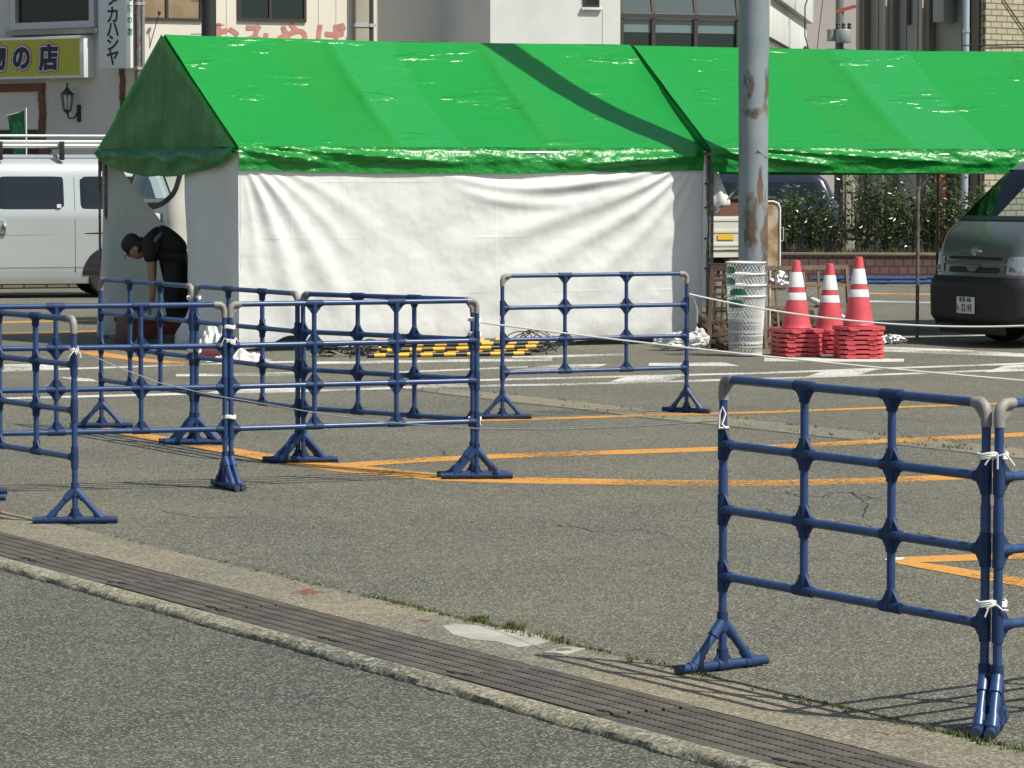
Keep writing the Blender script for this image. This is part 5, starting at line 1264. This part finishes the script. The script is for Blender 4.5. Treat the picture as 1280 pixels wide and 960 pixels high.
for sg in (-1, 1):
    for (x0, x1, s0, s1) in ((-1.45, -2.35, -.25, 0), (-2.42, -3.2, 0, 0), (-3.27, -3.85, 0, .1)): spatch(sh, x0, x1, 1.06, 1.50, sg, .006, .05, slx0=s0, slx1=s1).build('side_window', M['glassdark'], V, angle=180)
    for x in (-.8, -3.35): arch(V, sh, x, .36, sg); wheel(V, x, sg * .74, .32, .2, sg, M['alloy'], 5)
m = MB(); m.grid(lambda u, v: Vector((-4.14 + .23 * v, -.6 + 1.2 * u, 1.05 + .45 * v)), 6, 4); m.build('rear_window', M['glassdark'], V)
m = MB(); m.span(-3.6, -1.6, -.62, -.58, 1.74, 1.77); m.span(-3.6, -1.6, .58, .62, 1.74, 1.77); m.build('roof_rail', M['alu'], V)
# ================================================================== planter, hedge, far ground things
def wallframe(pA, pB):
    d = (pB - pA); d.z = 0; return pA.copy(), d.normalized(), d.length
def onwall(px, py, A, d):
    r = ray(px, py); n = Vector((d.y, -d.x, 0)); C0 = Vector((0, 0, CAM_H)); t = n.dot(A - C0) / n.dot(r); q = C0 + r * t
    return (q - A).dot(d), q.z
pa, pb = G(905, 352), G(1420, 354); d = (pb - pa); ang = math.atan2(d.y, d.x); ln = d.length
t = thing('brick_planter', 'low reddish brick planter wall below the hedge', 'planter', pa, ang)
m = MB(); m.span(0, ln, 0, .18, 0, .42); m.build('brick_wall', M['planter'], t, smooth=False)
m = MB(); m.span(-.02, ln + .02, -.02, .22, .421, .465, .01); m.build('coping', M['plantercap'], t)
m = MB(); m.span(0, ln, .185, 1.6, 0, .40); m.build('soil_bed', M['soil'], t)
pq = lambda x, y, z=0: pa + Matrix.Rotation(ang, 3, 'Z') @ Vector((x, y, z))
m = MB(); rnd = random.Random(4)
for i in range(2600):
    x, y = rnd.uniform(.2, ln - .1), rnd.uniform(.25, .9); h_ = rnd.uniform(.04, .17) * (1 if fbm((x * 1.3, 0, 0)) > -.15 else .5); a = rnd.uniform(0, 6.28); q = pq(x, y, .4); dd = Vector((math.cos(a), math.sin(a), 0)); l_ = Vector((rnd.uniform(-.5, .5), rnd.uniform(-.5, .5), 0)) * h_
    m.poly([q - dd * .012, q + dd * .012, q + l_ + Vector((0, 0, h_))])
o = m.build('grass', M['weed'], smooth=False, fix=False); o['kind'] = 'stuff'; tag(o, 'green grass growing on top of the brick planter', 'grass')
def shrub(px, w_, hgt, lab, n=620, dens=1, base=.4, pale=.25, yoff=.75):
    r_ = ray(px, 300); x = 0
    # spot along the planter where this pixel column crosses
    nn = Vector((d.y, -d.x, 0)).normalized(); off_ = pa + Vector((-d.y, d.x, 0)).normalized() * yoff; tt = nn.dot(off_) / nn.dot(r_); q = Vector((r_.x * tt, r_.y * tt, base))
    t = thing('shrub', lab, 'shrub', q, 0, 'shrubs of the hedge'); rn = random.Random(px)
    st = MB(); tips = []
    for k in range(9):
        a = rn.uniform(0, 6.28); rr_ = rn.uniform(.15, 1) * w_ / 2; z = hgt * rn.uniform(.6, .98) * (1 - .25 * (rr_ / (w_ / 2)) ** 2)
        p0 = Vector((.08 * math.cos(a), .08 * math.sin(a), 0)); p2 = Vector((rr_ * math.cos(a), rr_ * .7 * math.sin(a), z)); p1 = p0.lerp(p2, .5) + Vector((rn.uniform(-.06, .06), 0, .06))
        st.tube([p0, p1, p2], [.016, .011, .005], 5); tips += [p2, p1.lerp(p2, .5), p1, p0.lerp(p1, .6)] if rn.random() < .8 else [p2, p1.lerp(p2, .4)]
    st.build('stem', M['stem'], t)
    lf = MB(); 
    for k in range(n):
        c = rn.choice(tips); q = c + Vector((rn.gauss(0, .10), rn.gauss(0, .10), rn.gauss(0, .085)))
        if q.z < .05: q.z = .05 + abs(rn.gauss(0, .08))
        L_ = rn.uniform(.055, .095); a = rn.uniform(0, 6.28); e = rn.uniform(-.7, .9); dr = Vector((math.cos(a) * math.cos(e), math.sin(a) * math.cos(e), math.sin(e))); sd, up = frame_for(dr); ro = rn.uniform(0, 3.14); s2 = sd * math.cos(ro) + up * math.sin(ro); n2 = dr.cross(s2)
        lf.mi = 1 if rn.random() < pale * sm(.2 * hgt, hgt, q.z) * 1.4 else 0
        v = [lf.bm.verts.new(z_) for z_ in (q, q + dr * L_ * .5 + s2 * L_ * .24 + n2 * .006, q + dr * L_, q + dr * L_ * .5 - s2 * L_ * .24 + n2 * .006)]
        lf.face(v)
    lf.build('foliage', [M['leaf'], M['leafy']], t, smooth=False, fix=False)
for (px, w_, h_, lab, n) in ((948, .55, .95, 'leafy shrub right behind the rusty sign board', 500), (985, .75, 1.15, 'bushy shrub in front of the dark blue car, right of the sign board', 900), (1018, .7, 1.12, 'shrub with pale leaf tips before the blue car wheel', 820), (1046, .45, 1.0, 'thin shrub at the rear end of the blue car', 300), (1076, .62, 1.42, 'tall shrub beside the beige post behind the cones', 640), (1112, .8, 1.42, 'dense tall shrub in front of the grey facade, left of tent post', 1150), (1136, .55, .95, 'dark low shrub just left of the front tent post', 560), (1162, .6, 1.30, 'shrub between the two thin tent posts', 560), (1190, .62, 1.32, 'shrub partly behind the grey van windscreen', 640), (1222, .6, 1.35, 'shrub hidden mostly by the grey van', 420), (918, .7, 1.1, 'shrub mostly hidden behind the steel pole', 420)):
    shrub(px, w_, h_, lab, n)
# fallen dark railing / bench in the hedge
q0 = pq(2.42, 1.3, .40)
p1, p2 = P(1044, 288, 58.6), P(1092, 295, 58.9)
t = thing('bench', 'dark wooden bench tilting in the hedge', 'bench', Z(p1, 0)); dd = p2 - p1; 
m = MB(); m.tube([(0, 0, p1.z + .05), (dd.x, dd.y, p2.z + .05)], .055, 8); m.tube([(0, .2, p1.z - .05), (dd.x, .2 + dd.y, p2.z - .02)], .05, 8); m.tube([(0, -.02, p1.z - .09), (dd.x, dd.y - .02, p2.z - .07)], .05, 8); m.build('seat', M['board'], t)
for f in (.12, .8):
    m = MB(); m.cyl((dd.x * f, dd.y * f + .1, .0), (dd.x * f, dd.y * f + .1, p1.z - .06), .035); m.build('leg', M['board'], t)
p1 = P(1050, 240, 60.5); t = thing('metal_gate', 'dark metal railing gate behind the shrubs by the beige post', 'gate', Z(p1, .0))
m = MB(); 
for z in (.75, 1.4): m.cyl((0, 0, z), (.62, .05, z), .014)
for x in (0, .62): m.cyl((x, .04 * x, 0), (x, .04 * x, 1.45), .02)
m.build('frame', M['black'], t); m = MB()
for k in range(1, 6): m.cyl((.103 * k, .008 * k, .75), (.103 * k, .008 * k, 1.4), .008)
m.build('bars', M['black'], t)
# low stone wall at left
a, b = G(-140, 363), G(120, 360); dd = b - a
t = thing('stone_wall', 'low brown stone wall seen under the silver white van', 'wall', a, math.atan2(dd.y, dd.x)); m = MB(); m.span(0, dd.length, 0, .4, 0, .50, .02); m.build('stones', M['stone'], t, smooth=False)
# blue pipes lying at the foot of the planter
rr = random.Random(2)
for k in range(5):
    p = G(1020 + rr.uniform(-6, 40), 355.5 - k * .7); m = MB(); m.cyl((0, 0, 0), (1.75, 0, 0), .026, n=10); m.cyl((.5, 0, 0), (.62, 0, 0), .033, n=10); m.cyl((1.1, 0, 0), (1.2, 0, 0), .033, n=10)
    o = thing('blue_pipe', 'blue plastic pipe lying in front of the brick planter, ' + ['nearest', 'second nearest', 'middle', 'second farthest', 'farthest'][k] + ' of five', 'pipe', Vector((p.x, p.y, .03 + (.05 if k % 2 else 0))), R(rr.uniform(-1.5, 1.5)), 'blue pipes lying at the planter')
    m.build('pipe', M['blue'], o); m = MB(); m.cyl((1.75, 0, 0), (1.77, 0, 0), .027, n=10); m.cyl((-.02, 0, 0), (0, 0, 0), .027, n=10); m.build('end_cap', M['cap'], o)
# ================================================================== buildings
def building(name, lab, A, B, H, wm, depth=6.0, cat='building'):
    dd = B - A; dd.z = 0; t = thing(name, lab, cat, A, math.atan2(dd.y, dd.x)); m = MB(); m.span(0, dd.length, 0, depth, 0, H); m.build('wall', wm, t, smooth=False); return t, dd.normalized(), dd.length
def onw(t, px, py, y=0.0):
    A = Vector(t.location); d_ = Vector((math.cos(t.rotation_euler.z), math.sin(t.rotation_euler.z), 0)); n = Vector((d_.y, -d_.x, 0)); return onwall(px, py, A + n * y, d_)
def window(t, x0, x1, z0, z1, fm, gm, mull=(), fw=.05, pr=.03, gm2=None):
    m = MB(); y1, y0 = -pr, -.003
    m.span(x0, x1, y1, y0, z0, z0 + fw); m.span(x0, x1, y1, y0, z1 - fw, z1); m.span(x0, x0 + fw, y1, y0, z0 + fw, z1 - fw); m.span(x1 - fw, x1, y1, y0, z0 + fw, z1 - fw)
    for f in mull: x = x0 + (x1 - x0) * f; m.span(x - fw * .5, x + fw * .5, y1, y0, z0 + fw, z1 - fw)
    o = m.build('window', fm, t, smooth=False)
    ed = [0] + list(mull) + [1]
    for i in range(len(ed) - 1):
        m = MB(); a, b = x0 + (x1 - x0) * ed[i] + fw * .55, x0 + (x1 - x0) * ed[i + 1] - fw * .55
        m.span(a, b, -.012, -.004, z0 + fw + .001, z1 - fw - .001); m.build('pane', gm if not gm2 or i == 0 else gm2, o, smooth=False)
    return o
cor = P(169, 222, 60.0); cor.z = 0
# shaded shop front at the left
A = cor + Vector((-.80, .60, 0)) * 7
t, dd, ln = building('shop_building', 'shaded pale shop front with yellow sign and wall lantern, left edge', A, cor, 8.5, M['stucco'], 5)
SHOP = t; X = lambda px, py, y=0: onw(SHOP, px, py, y)
(x0, z0), (x1, z1) = X(18, 38), X(122, -40)
window(t, x0, x1, z0, z1, M['alu'], M['glass'], fw=.12, pr=.10)
m = MB(); m.span(x0 - .05, x1 + .1, -.16, -.003, z0 - .10, z0 - .012); m.build('sill', M['pilaster'], t)
# door surround in brown and shop glass under the sign
(xa, za), (xb, zb) = X(-60, 400), X(57, 104)
m = MB()
m.span(xa, xb, -.05, -.003, zb - .14, zb, .01)
rr = random.Random(8); z = 0
while z < zb - .16: h_ = rr.uniform(.10, .2); wv = rr.uniform(-.02, .02); m.span(xb - .14 + wv, xb + wv, -.05, -.003, z, min(zb - .145, z + h_), .012); z += h_ + .004
m.build('brown_trim', M['browntrim'], t)
(xw0, zw0), (xw1, zw1) = X(-60, 220), X(52, 162)
m = MB(); m.span(xw0, xw1, -.02, -.003, .2, zw1); m.build('shop_window', M['glass'], t, smooth=False)
m = MB(); xq, zq = X(150.5, 90); xq2, zq2 = X(157.5, 200); z = zq2
while z < zq: h_ = rr.uniform(.08, .16); wv = rr.uniform(-.015, .015); m.span(xq + wv, xq2 + wv, -.03, -.003, z, z + h_, .01); z += h_ + .003
m.build('corner_trim', M['browntrim'], t)
# yellow sign box
(sx0, sz0), (sx1, sz1) = X(-75, 101, .28), X(104, 44, .28)
SG = thing('shop_sign', 'yellow shop sign box with dark rounded lettering above the door trim', 'sign', Vector(t.location), t.rotation_euler.z)
m = MB(); m.span(sx0, sx1, -.27, -.004, sz0, sz1, .01); m.build('box', M['signwhite'], SG)
m = MB(); m.span(sx0 + .04, sx1 - .10, -.276, -.2705, sz0 + .045, sz1 - .045); fa = m.build('face', M['signyellow'], SG, smooth=False)
for (fat, mm, dy, nm) in ((.066, M['inkred'], -.279, 'letter_outline'), (.050, M['inkhalo'], -.282, 'letter_halo'), (.024, M['ink'], -.285, 'letters')):
    for ch, px in (('物', -4), ('の', 27), ('店', 61)):
        xx, zz = X(px, 73, .28); text_mesh(nm, ch, .46, mm, fa, (xx, dy, zz - .015), (R(90), 0, 0), .0, 0, 1.0, fat=fat)
# vertical sign box
VS = thing('shop_sign', 'tall white projecting sign box with black vertical lettering at the shop corner', 'sign', Vector(t.location), t.rotation_euler.z)
(vx0, vz0), (vx1, vz1) = X(123, 86, .45), X(157, -60, .45)
m = MB(); m.span(vx0, vx1, -.45, -.27, vz0, vz1, .02); m.build('box', M['signwhite'], VS)
m = MB(); m.span(vx0 + .1, vx0 + .16, -.28, -.003, vz0 + .3, vz0 + .36); m.span(vx0 + .1, vx0 + .16, -.28, -.003, vz1 - .5, vz1 - .44); m.build('bracket', M['alu'], VS)
for ch, py in (('タ', -2), ('カ', 20), ('ハ', 38), ('シ', 55), ('ヤ', 73)):
    xx, zz = X(141, py, .45); text_mesh('letters', ch, .31, M['ink'], VS, (xx, -.452, zz), (R(90), 0, 0), .0, 0, 1.0, fat=.008)
for ch, py in (('地', -3), ('酒', 11), ('の', 25), ('店', 40)):
    xx, zz = X(160, py, .45); text_mesh('letters', ch, .13, M['inkgreen'], VS, (vx1 + .003, -.36, zz), (R(90), 0, R(90)), .001, .004, 1.0)
# lantern
lx, lz = X(84, 127, .2)
LT = thing('wall_lantern', 'black metal wall lantern with pointed cap beside the door trim', 'lantern', Vector(t.location) + dd * lx + Vector((dd.y, -dd.x, 0)) * .2 + Vector((0, 0, lz)), t.rotation_euler.z)
m = MB(); m.lathe([(.0, .34), (.02, .30), (.012, .26), (.05, .20), (.12, .13), (.135, .12), (.0, .119)], 8)
for k in range(8): a = k * .785; m.cyl((.105 * math.cos(a), .105 * math.sin(a), .12), (.07 * math.cos(a), .07 * math.sin(a), -.14), .008, n=5)
m.lathe([(.0, -.22), (.05, -.18), (.075, -.15), (.072, -.135), (0, -.135)], 8); m.build('cage', M['lanternmetal'], LT)
m = MB(); m.lathe([(.095, .115), (.06, -.13), (0, -.132)], 8); m.build('glass', M['lanternglass'], LT)
m = MB(); m.tube([(0, 0, -.2), (.02, .02, -.29), (.07, .10, -.28), (.10, .17, -.16)], .018, 8); m.box((.10, .185, -.20), (.09, .025, .30), 0, .01); m.build('bracket', M['lanternmetal'], LT)
# green banner flag
fx, fz = X(22, 180, 1.2)
FG = thing('banner_flag', 'green banner flag on a thin pole in front of the shop', 'flag', Vector(t.location) + dd * fx + Vector((dd.y, -dd.x, 0)) * 1.2, t.rotation_euler.z)
m = MB(); m.tube([(.20, 0, 0), (.21, 0, 2.85)], .013, 8); m.cyl((.21, 0, 2.8), (-.26, 0, 2.72), .009, n=6); m.build('pole', M['white'], FG)
m = MB(); m.grid(lambda u, v: Vector((-.24 + .44 * u + .16 * v * (1 - u) , .04 * math.sin(u * 5 + v * 3), 2.72 + .08 * u - 1.25 * v)), 10, 16); fl = m.build('cloth', M['flag'], FG)
for k, ch in enumerate('地酒'): text_mesh('letters', ch, .26, M['inkgreen'], fl, (.04 + .06 * k, -.05, 2.48 - .32 * k), (R(90), 0, 0), .001, .004)
# lit cream building with windows
Bp = P(551, 222, 62.4); Bp.z = 0
t, dd, ln = building('cream_building', 'sunlit cream building with bronze windows and pink lettering behind the tent', cor + Vector((.03, .02, 0)), Bp, 9.0, M['cream'], 4.5)
CB = t
(x0, z0), (x1, z1) = onw(t, 176, 25), onw(t, 252, -60); window(t, x0, x1, z0, z1, M['brownframe'], M['paper'], (.42,), .045, .04, M['paper'])
(x0, z0), (x1, z1) = onw(t, 297, 26), onw(t, 382, -60); window(t, x0, x1, z0, z1, M['brownframe'], M['glass'], (.47,), .05, .04)
m = MB()
for px in (283, 322, 352, 398, 420): x, _ = onw(t, px, 40); m.span(x - .004, x + .004, -.004, -.002, 0, 9)
m.build('panel_joint', M['pilaster'], t, smooth=False)
for ch, px in (('お', 279), ('み', 320), ('や', 366), ('げ', 412)):
    xx, zz = onw(t, px, 52); text_mesh('letters', ch, .60, M['pink'], t, (xx, -.006, zz), (R(90), 0, 0), .0, 0, 1, fat=.022)
for (px, r_, mm, lab) in ((169, .05, M['oldpipe'], 'grey drain pipe at the corner of the cream building'), (175, .035, M['polegrey'], 'slim grey drain pipe beside the corner pipe')):
    x, _ = onw(t, px, 40); o = thing('drain_pipe', lab, 'pipe', Vector(t.location) + dd * (x + .02) + Vector((dd.y, -dd.x, 0)) * .09); m = MB(); m.cyl((0, 0, 0), (0, 0, 9), r_, n=12); m.build('pipe', mm, o)
    m = MB()
    for z in (1.5, 3.5, 4.6, 6): m.cyl((0, 0, z), (0, 0, z + .05), r_ + .01, n=12)
    m.build('clamp', M['alu'], o)
for (px, w_, mm, lab) in ((449, .13, M['pilaster'], 'wide grey pipe cover on the cream wall'), (460.5, .055, M['brownframe'], 'dark drain pipe right of the wide pipe cover')):
    x, _ = onw(t, px, 40); o = thing('drain_pipe', lab, 'pipe', Vector(t.location) + dd * x + Vector((dd.y, -dd.x, 0)) * (.10), t.rotation_euler.z); m = MB(); m.span(-w_, w_, -.06, .06, 0, 9, .02) if w_ > .1 else m.cyl((0, 0, 0), (0, 0, 9), w_, n=12); m.build('pipe', mm, o)
    m = MB(); m.span(-w_ - .012, w_ + .012, -.075, .06, 4.3, 4.36); m.build('clamp', M['alu'], o)
p = P(262, 222, 58.6); p.z = 0
o = thing('black_pole', 'thick black pole standing before the cream building windows', 'pole', p); m = MB(); m.lathe([(.135, 0), (.125, 4), (.12, 9)], 20); m.build('shaft', M['blackpole'], o)
m = MB()
for z in (4.05, 4.6, 5.2): m.cyl((-.3, -.02, z), (0, -.02, z), .008, n=6); m.cyl((0, -.02, z + .15), (.26, -.02, z + .15), .008, n=6)
m.build('step_bolt', M['blackpole'], o)
m = MB(); a = P(199, 16, 60.0); m.tube([a, P(190, 48, 60.1), P(176, 100, 60.2)], .008, 5); m.lathe([(.0, -.05), (.04, 0), (0, .05)], 10, a); tag(m.build('wall_cable', M['blackpole']), 'thin cable hanging from a bracket between the left windows', 'cable')
# white building with a protruding front
A = P(613, 222, 60.7); A.z = 0; B = P(775, 222, 61.2); B.z = 0
t = thing('white_building', 'plain white rendered building in the middle with one tiny window', 'building', A, math.atan2((B - A).y, (B - A).x)); ln = (B - A).length
inv = Matrix.Rotation(-t.rotation_euler.z, 3, 'Z'); q = inv @ (Bp - A); q2 = inv @ (Bp + (Bp - A).normalized() * 4 - A)
m = MB(); m.prism([(0, 0, 0), (ln, 0, 0), (ln + .2, 6, 0), (q2.x, q2.y, 0), (q.x, q.y, 0)], (0, 0, 9)); m.build('wall', M['whitewall'], t, smooth=False)
(x0, z0), (x1, z1) = onw(t, 729, 9), onw(t, 749, -30); window(t, x0, x1, z0, z1, M['brownframe'], M['glass'], (), .035, .03)
m = MB(); m.span(x0 - .04, x1 + .04, -.06, -.003, z0 - .05, z0 - .004, .006); m.build('sill', M['whitewall'], t)
m = MB(); x, z = onw(t, 753, 12); m.span(x - .004, x + .004, -.004, -.002, 0, z); m.build('wall_crack', M['pilaster'], t, smooth=False)
# glass fronted building
A = P(768, 222, 66); A.z = 0; B = P(957, 222, 67.2); B.z = 0
t, dd, ln = building('glass_building', 'dark teal glass fronted building with sloping upper panes behind the pole', A, B, 3.9, M['darkrecess'], 9)
zt = onw(t, 850, 24)[1]; xs = [onw(t, px, 30)[0] for px in (775, 815, 868, 921)]
zb_ = 3.2
m = MB()
for x in xs: m.span(x - .04, x + .04, -.08, -.003, zb_ - 1, zt - .003)
m.span(-.2, ln, -.09, -.003, zt, zt + .09)
for x in xs: m.prism([(x - .035, -.09, zt + .09), (x + .035, -.09, zt + .09), (x + .035 + .18, .55, zt + 1.15), (x - .035 + .18, .55, zt + 1.15)], (0, .05, .02))
m.build('mullion', M['brownframe'], t, smooth=False)
zmid = onw(t, 850, 41)[1]
for i in range(4):
    x0 = xs[i] + .042; x1 = (xs[i + 1] if i < 3 else ln) - .042
    m = MB(); m.span(x0, x1, -.02, -.004, zb_ - 1, zmid); m.build('pane', M['glass'], t, smooth=False)
    m = MB(); m.span(x0, x1, -.022, -.004, zmid + .003, zt - .004); m.build('blind', M['glasspale'], t, smooth=False)
    m = MB(); m.prism([(x0, -.06, zt + .095), (x1, -.06, zt + .095), (x1 + .18, .52, zt + 1.0), (x0 + .18, .52, zt + 1.0)], (0, .03, .012)); m.build('sloped_pane', M['glassteal'], t, smooth=False)
m = MB(); m.span(-.2, ln, .52, .9, zt + 1.0, zt + 2.8); m.build('upper_band', M['darkrecess'], t, smooth=False)
A2_ = P(956, 222, 67.0); A2_.z = 0; B2_ = P(1001, 222, 78.0); B2_.z = 0
t, dd, ln = building('white_annex', 'white annex with stepped eave and louvred windows right of the pole', A2_, B2_, 4.35, M['whitewall'], 3)
z0 = onw(t, 958, 22)[1]
m = MB(); m.span(-.2, ln * 1.02, -.10, -.003, 4.34, 5.1, .01); m.span(-.2, ln * 1.06, -.22, -.003, 5.103, 6.5, .01); m.build('eave', M['whitewall'], t)
(x0, _), (x1, _) = onw(t, 957, 50), onw(t, 991, 50); m = MB(); n = 7
for k in range(n): m.span(x0 + (x1 - x0) * k / n + .05, x0 + (x1 - x0) * (k + 1) / n - .05, -.03, -.003, 2.4, 4.3)
m.build('window', M['glasspale'], t, smooth=False)
# far pinkish wall
A = P(985, 222, 92); A.z = 0; B = P(1090, 222, 92.5); B.z = 0
t, dd, ln = building('pink_grey_building', 'plain pinkish grey building far behind the transformer pole', A, B, 14, M['pinkwall'], 5)
m = MB(); m.span(0, ln, -.02, -.003, 7.2, 7.24); m.build('wall_joint', M['pilaster'], t, smooth=False)
# transformer pole
p = P(1048.5, 222, 72); p.z = 0
t = thing('utility_pole', 'concrete utility pole with grey transformer and hanging cables', 'utility pole', p)
m = MB(); m.lathe([(.10, 0), (.085, 5), (.08, 10)], 16); m.build('shaft', M['concpole'], t)
zc = P(1052, 45, 72).z
m = MB(); m.lathe([(.0, -.15), (.15, -.15), (.16, -.13), (.16, .10), (.145, .13), (0, .14)], 20, (.06, -.2, zc)); m.lathe([(.0, -.13), (.10, -.13), (.10, .11), (0, .12)], 14, (-.17, -.10, zc + .02)); m.build('transformer', M['trafo'], t)
for k in range(3): m = MB(); m.lathe([(.03, 0), (.045, .04), (.03, .07), (.045, .10), (.02, .13)], 10, (-.06 + .12 * k, -.2, zc + .13)); m.build('insulator', M['black'], t)
for x, z in ((-.7, zc - .35), (-.6, zc + 1.0), (.38, zc + 1.05)): m = MB(); m.lathe([(.0, -.1), (.07, -.06), (.08, .04), (.03, .14)], 10, (x, -.1, z)); m.build('insulator', M['black'], t)
m = MB(); m.box((.12, -.05, zc + .55), (.42, .07, .07), M4=Matrix.Rotation(R(-16), 4, 'Y')); m.build('cross_arm', M['redpanel'], t); m = MB(); m.box((-.02, -.1, zc - .3), (.5, .07, .07)); m.build('cross_arm', M['trafo'], t)
m = MB(); m.tube([(-.55, -.1, zc + 1.1), (-.72, -.1, zc + .6), (-.72, -.1, zc), (-.62, -.1, zc - .35), (-.2, -.15, zc - .3)], .014, 5); m.tube([(-.3, -.1, zc + 1.2), (-.42, -.1, zc + .2), (-.5, -.1, zc - .6)], .008, 5); m.tube([(.2, -.1, zc - .4), (.45, -.1, zc - .36), (.62, -.1, zc - .42), (.66, -.1, zc - .2)], .012, 5); m.build('cable', M['black'], t)
# grey facade with pilasters, right
A = P(1078, 222, 69.0); A.z = 0; B = P(1232, 222, 66.8); B.z = 0
t, dd, ln = building('grey_building', 'grey panelled building with beige pilasters behind the second tent', A, B, 6.2, M['greywall'], 4)
rr = random.Random(3)
for (a, b, pr, mm) in ((1080, 1084, .25, 'pilaster'), (1084, 1088, .2, 'recess'), (1115, 1118, .28, 'pilaster'), (1118, 1124, .2, 'recess'), (1161, 1164.5, .3, 'pilaster'), (1164.5, 1170, .22, 'recess'), (1211, 1218, .25, 'recess'), (1220, 1230, .16, 'recess')):
    x0, x1 = onw(t, a, 100)[0], onw(t, b, 100)[0]; m = MB(); m.span(x0, x1 - .004, -pr, -.003, 0, 6.2); m.build('pilaster', M[mm], t, smooth=False)
m = MB()
for px in (1098, 1147, 1133): x = onw(t, px, 100)[0]; m.span(x - .006, x + .006, -.008, -.003, 0, 6.2)
m.build('panel_joint', M['darkrecess'], t, smooth=False)
x = onw(t, 1138, 20)[0]; z = onw(t, 1138, 31)[1]; m = MB(); m.cyl((x, -.05, z), (x, -.05, 6.1), .035, n=8); m.build('hanging_pipe', M['darkrecess'], t)
x0, z0 = onw(t, 1182, 29); x1, _ = onw(t, 1196, 29); m = MB(); m.span(x0, x1, -.4, -.003, z0, z0 + .55, .03); m.span(x0 + .02, x1 + .15, -.45, -.003, z0 + .56, z0 + .60); m.build('wall_unit', M['greywall'], t)
x0, x1 = onw(t, 1173, 240)[0], onw(t, 1187, 240)[0]; m = MB(); m.span(x0, x1, -.12, -.003, .4, 2.6); m.build('red_panel', M['redpanel'], t)
x0, x1 = onw(t, 1118, 240)[0], onw(t, 1160, 240)[0]; m = MB(); m.span(x0 - .3, x1, -.03, -.003, .3, 3.4); m.build('door_panel', mat('pale_grey_panel', (.25, .265, .26), .6, nscale=1, namt=.1, stretch=(6, 6, .2)), t, smooth=False)
x0, x1 = onw(t, 1188, 240)[0], onw(t, 1202, 240)[0]; m = MB(); m.span(x0, x1, -.06, -.003, .3, 3.0); m.build('dark_door', M['black'], t)
p = P(1206.5, 222, 66.4); p.z = 0; o = thing('drain_pipe', 'pale blue drain pipe on the grey building beside the brick corner', 'pipe', p); m = MB(); m.cyl((0, 0, 0), (0, 0, 6.2), .062, n=14); m.build('pipe', M['palepipe'], o); m = MB(); m.cyl((0, 0, 3.1), (0, 0, 3.2), .075, n=14); m.cyl((0, 0, 4.4), (0, 0, 4.46), .075, n=14); m.build('clamp', M['alu'], o)
p = P(1062, 222, 63.5); p.z = 0; o = thing('stone_post', 'beige stone gate post behind the shrubs', 'post', p, R(10)); m = MB(); m.box((0, 0, 1.3), (.17, .17, 2.6), 0, .012); m.build('shaft', M['pilaster'], o); m = MB(); m.box((0, 0, 2.64), (.24, .24, .07), 0, .01); m.build('cap', M['pilaster'], o)
# yellow brick building
A = P(1230.5, 222, 66.2); A.z = 0; B = P(1420, 222, 69.0); B.z = 0
t, dd, ln = building('brick_building', 'yellowish brick building at the right edge', A, B, 6.2, M['yellowbrick'], .05)
m = MB(); m.prism([(-.003, .06, 0), (.78, .92, 0), (3, .92, 0), (3, .06, 0)], (0, 0, 6.2)); m.build('side_wall', M['yellowbrick'], t, smooth=False)
x0, z0 = onw(t, 1252, -2); x1, z1 = onw(t, 1282, 42); m = MB(); m.tube([(x0, -.03, z0), (x1, -.03, z1)], .012, 5); x0, z0 = onw(t, 1200, 57); x1, z1 = onw(t, 1300, 55); m.tube([(x0, -.04, z0), (x1, -.04, z1)], .012, 5); m.build('wall_cable', M['black'], t)
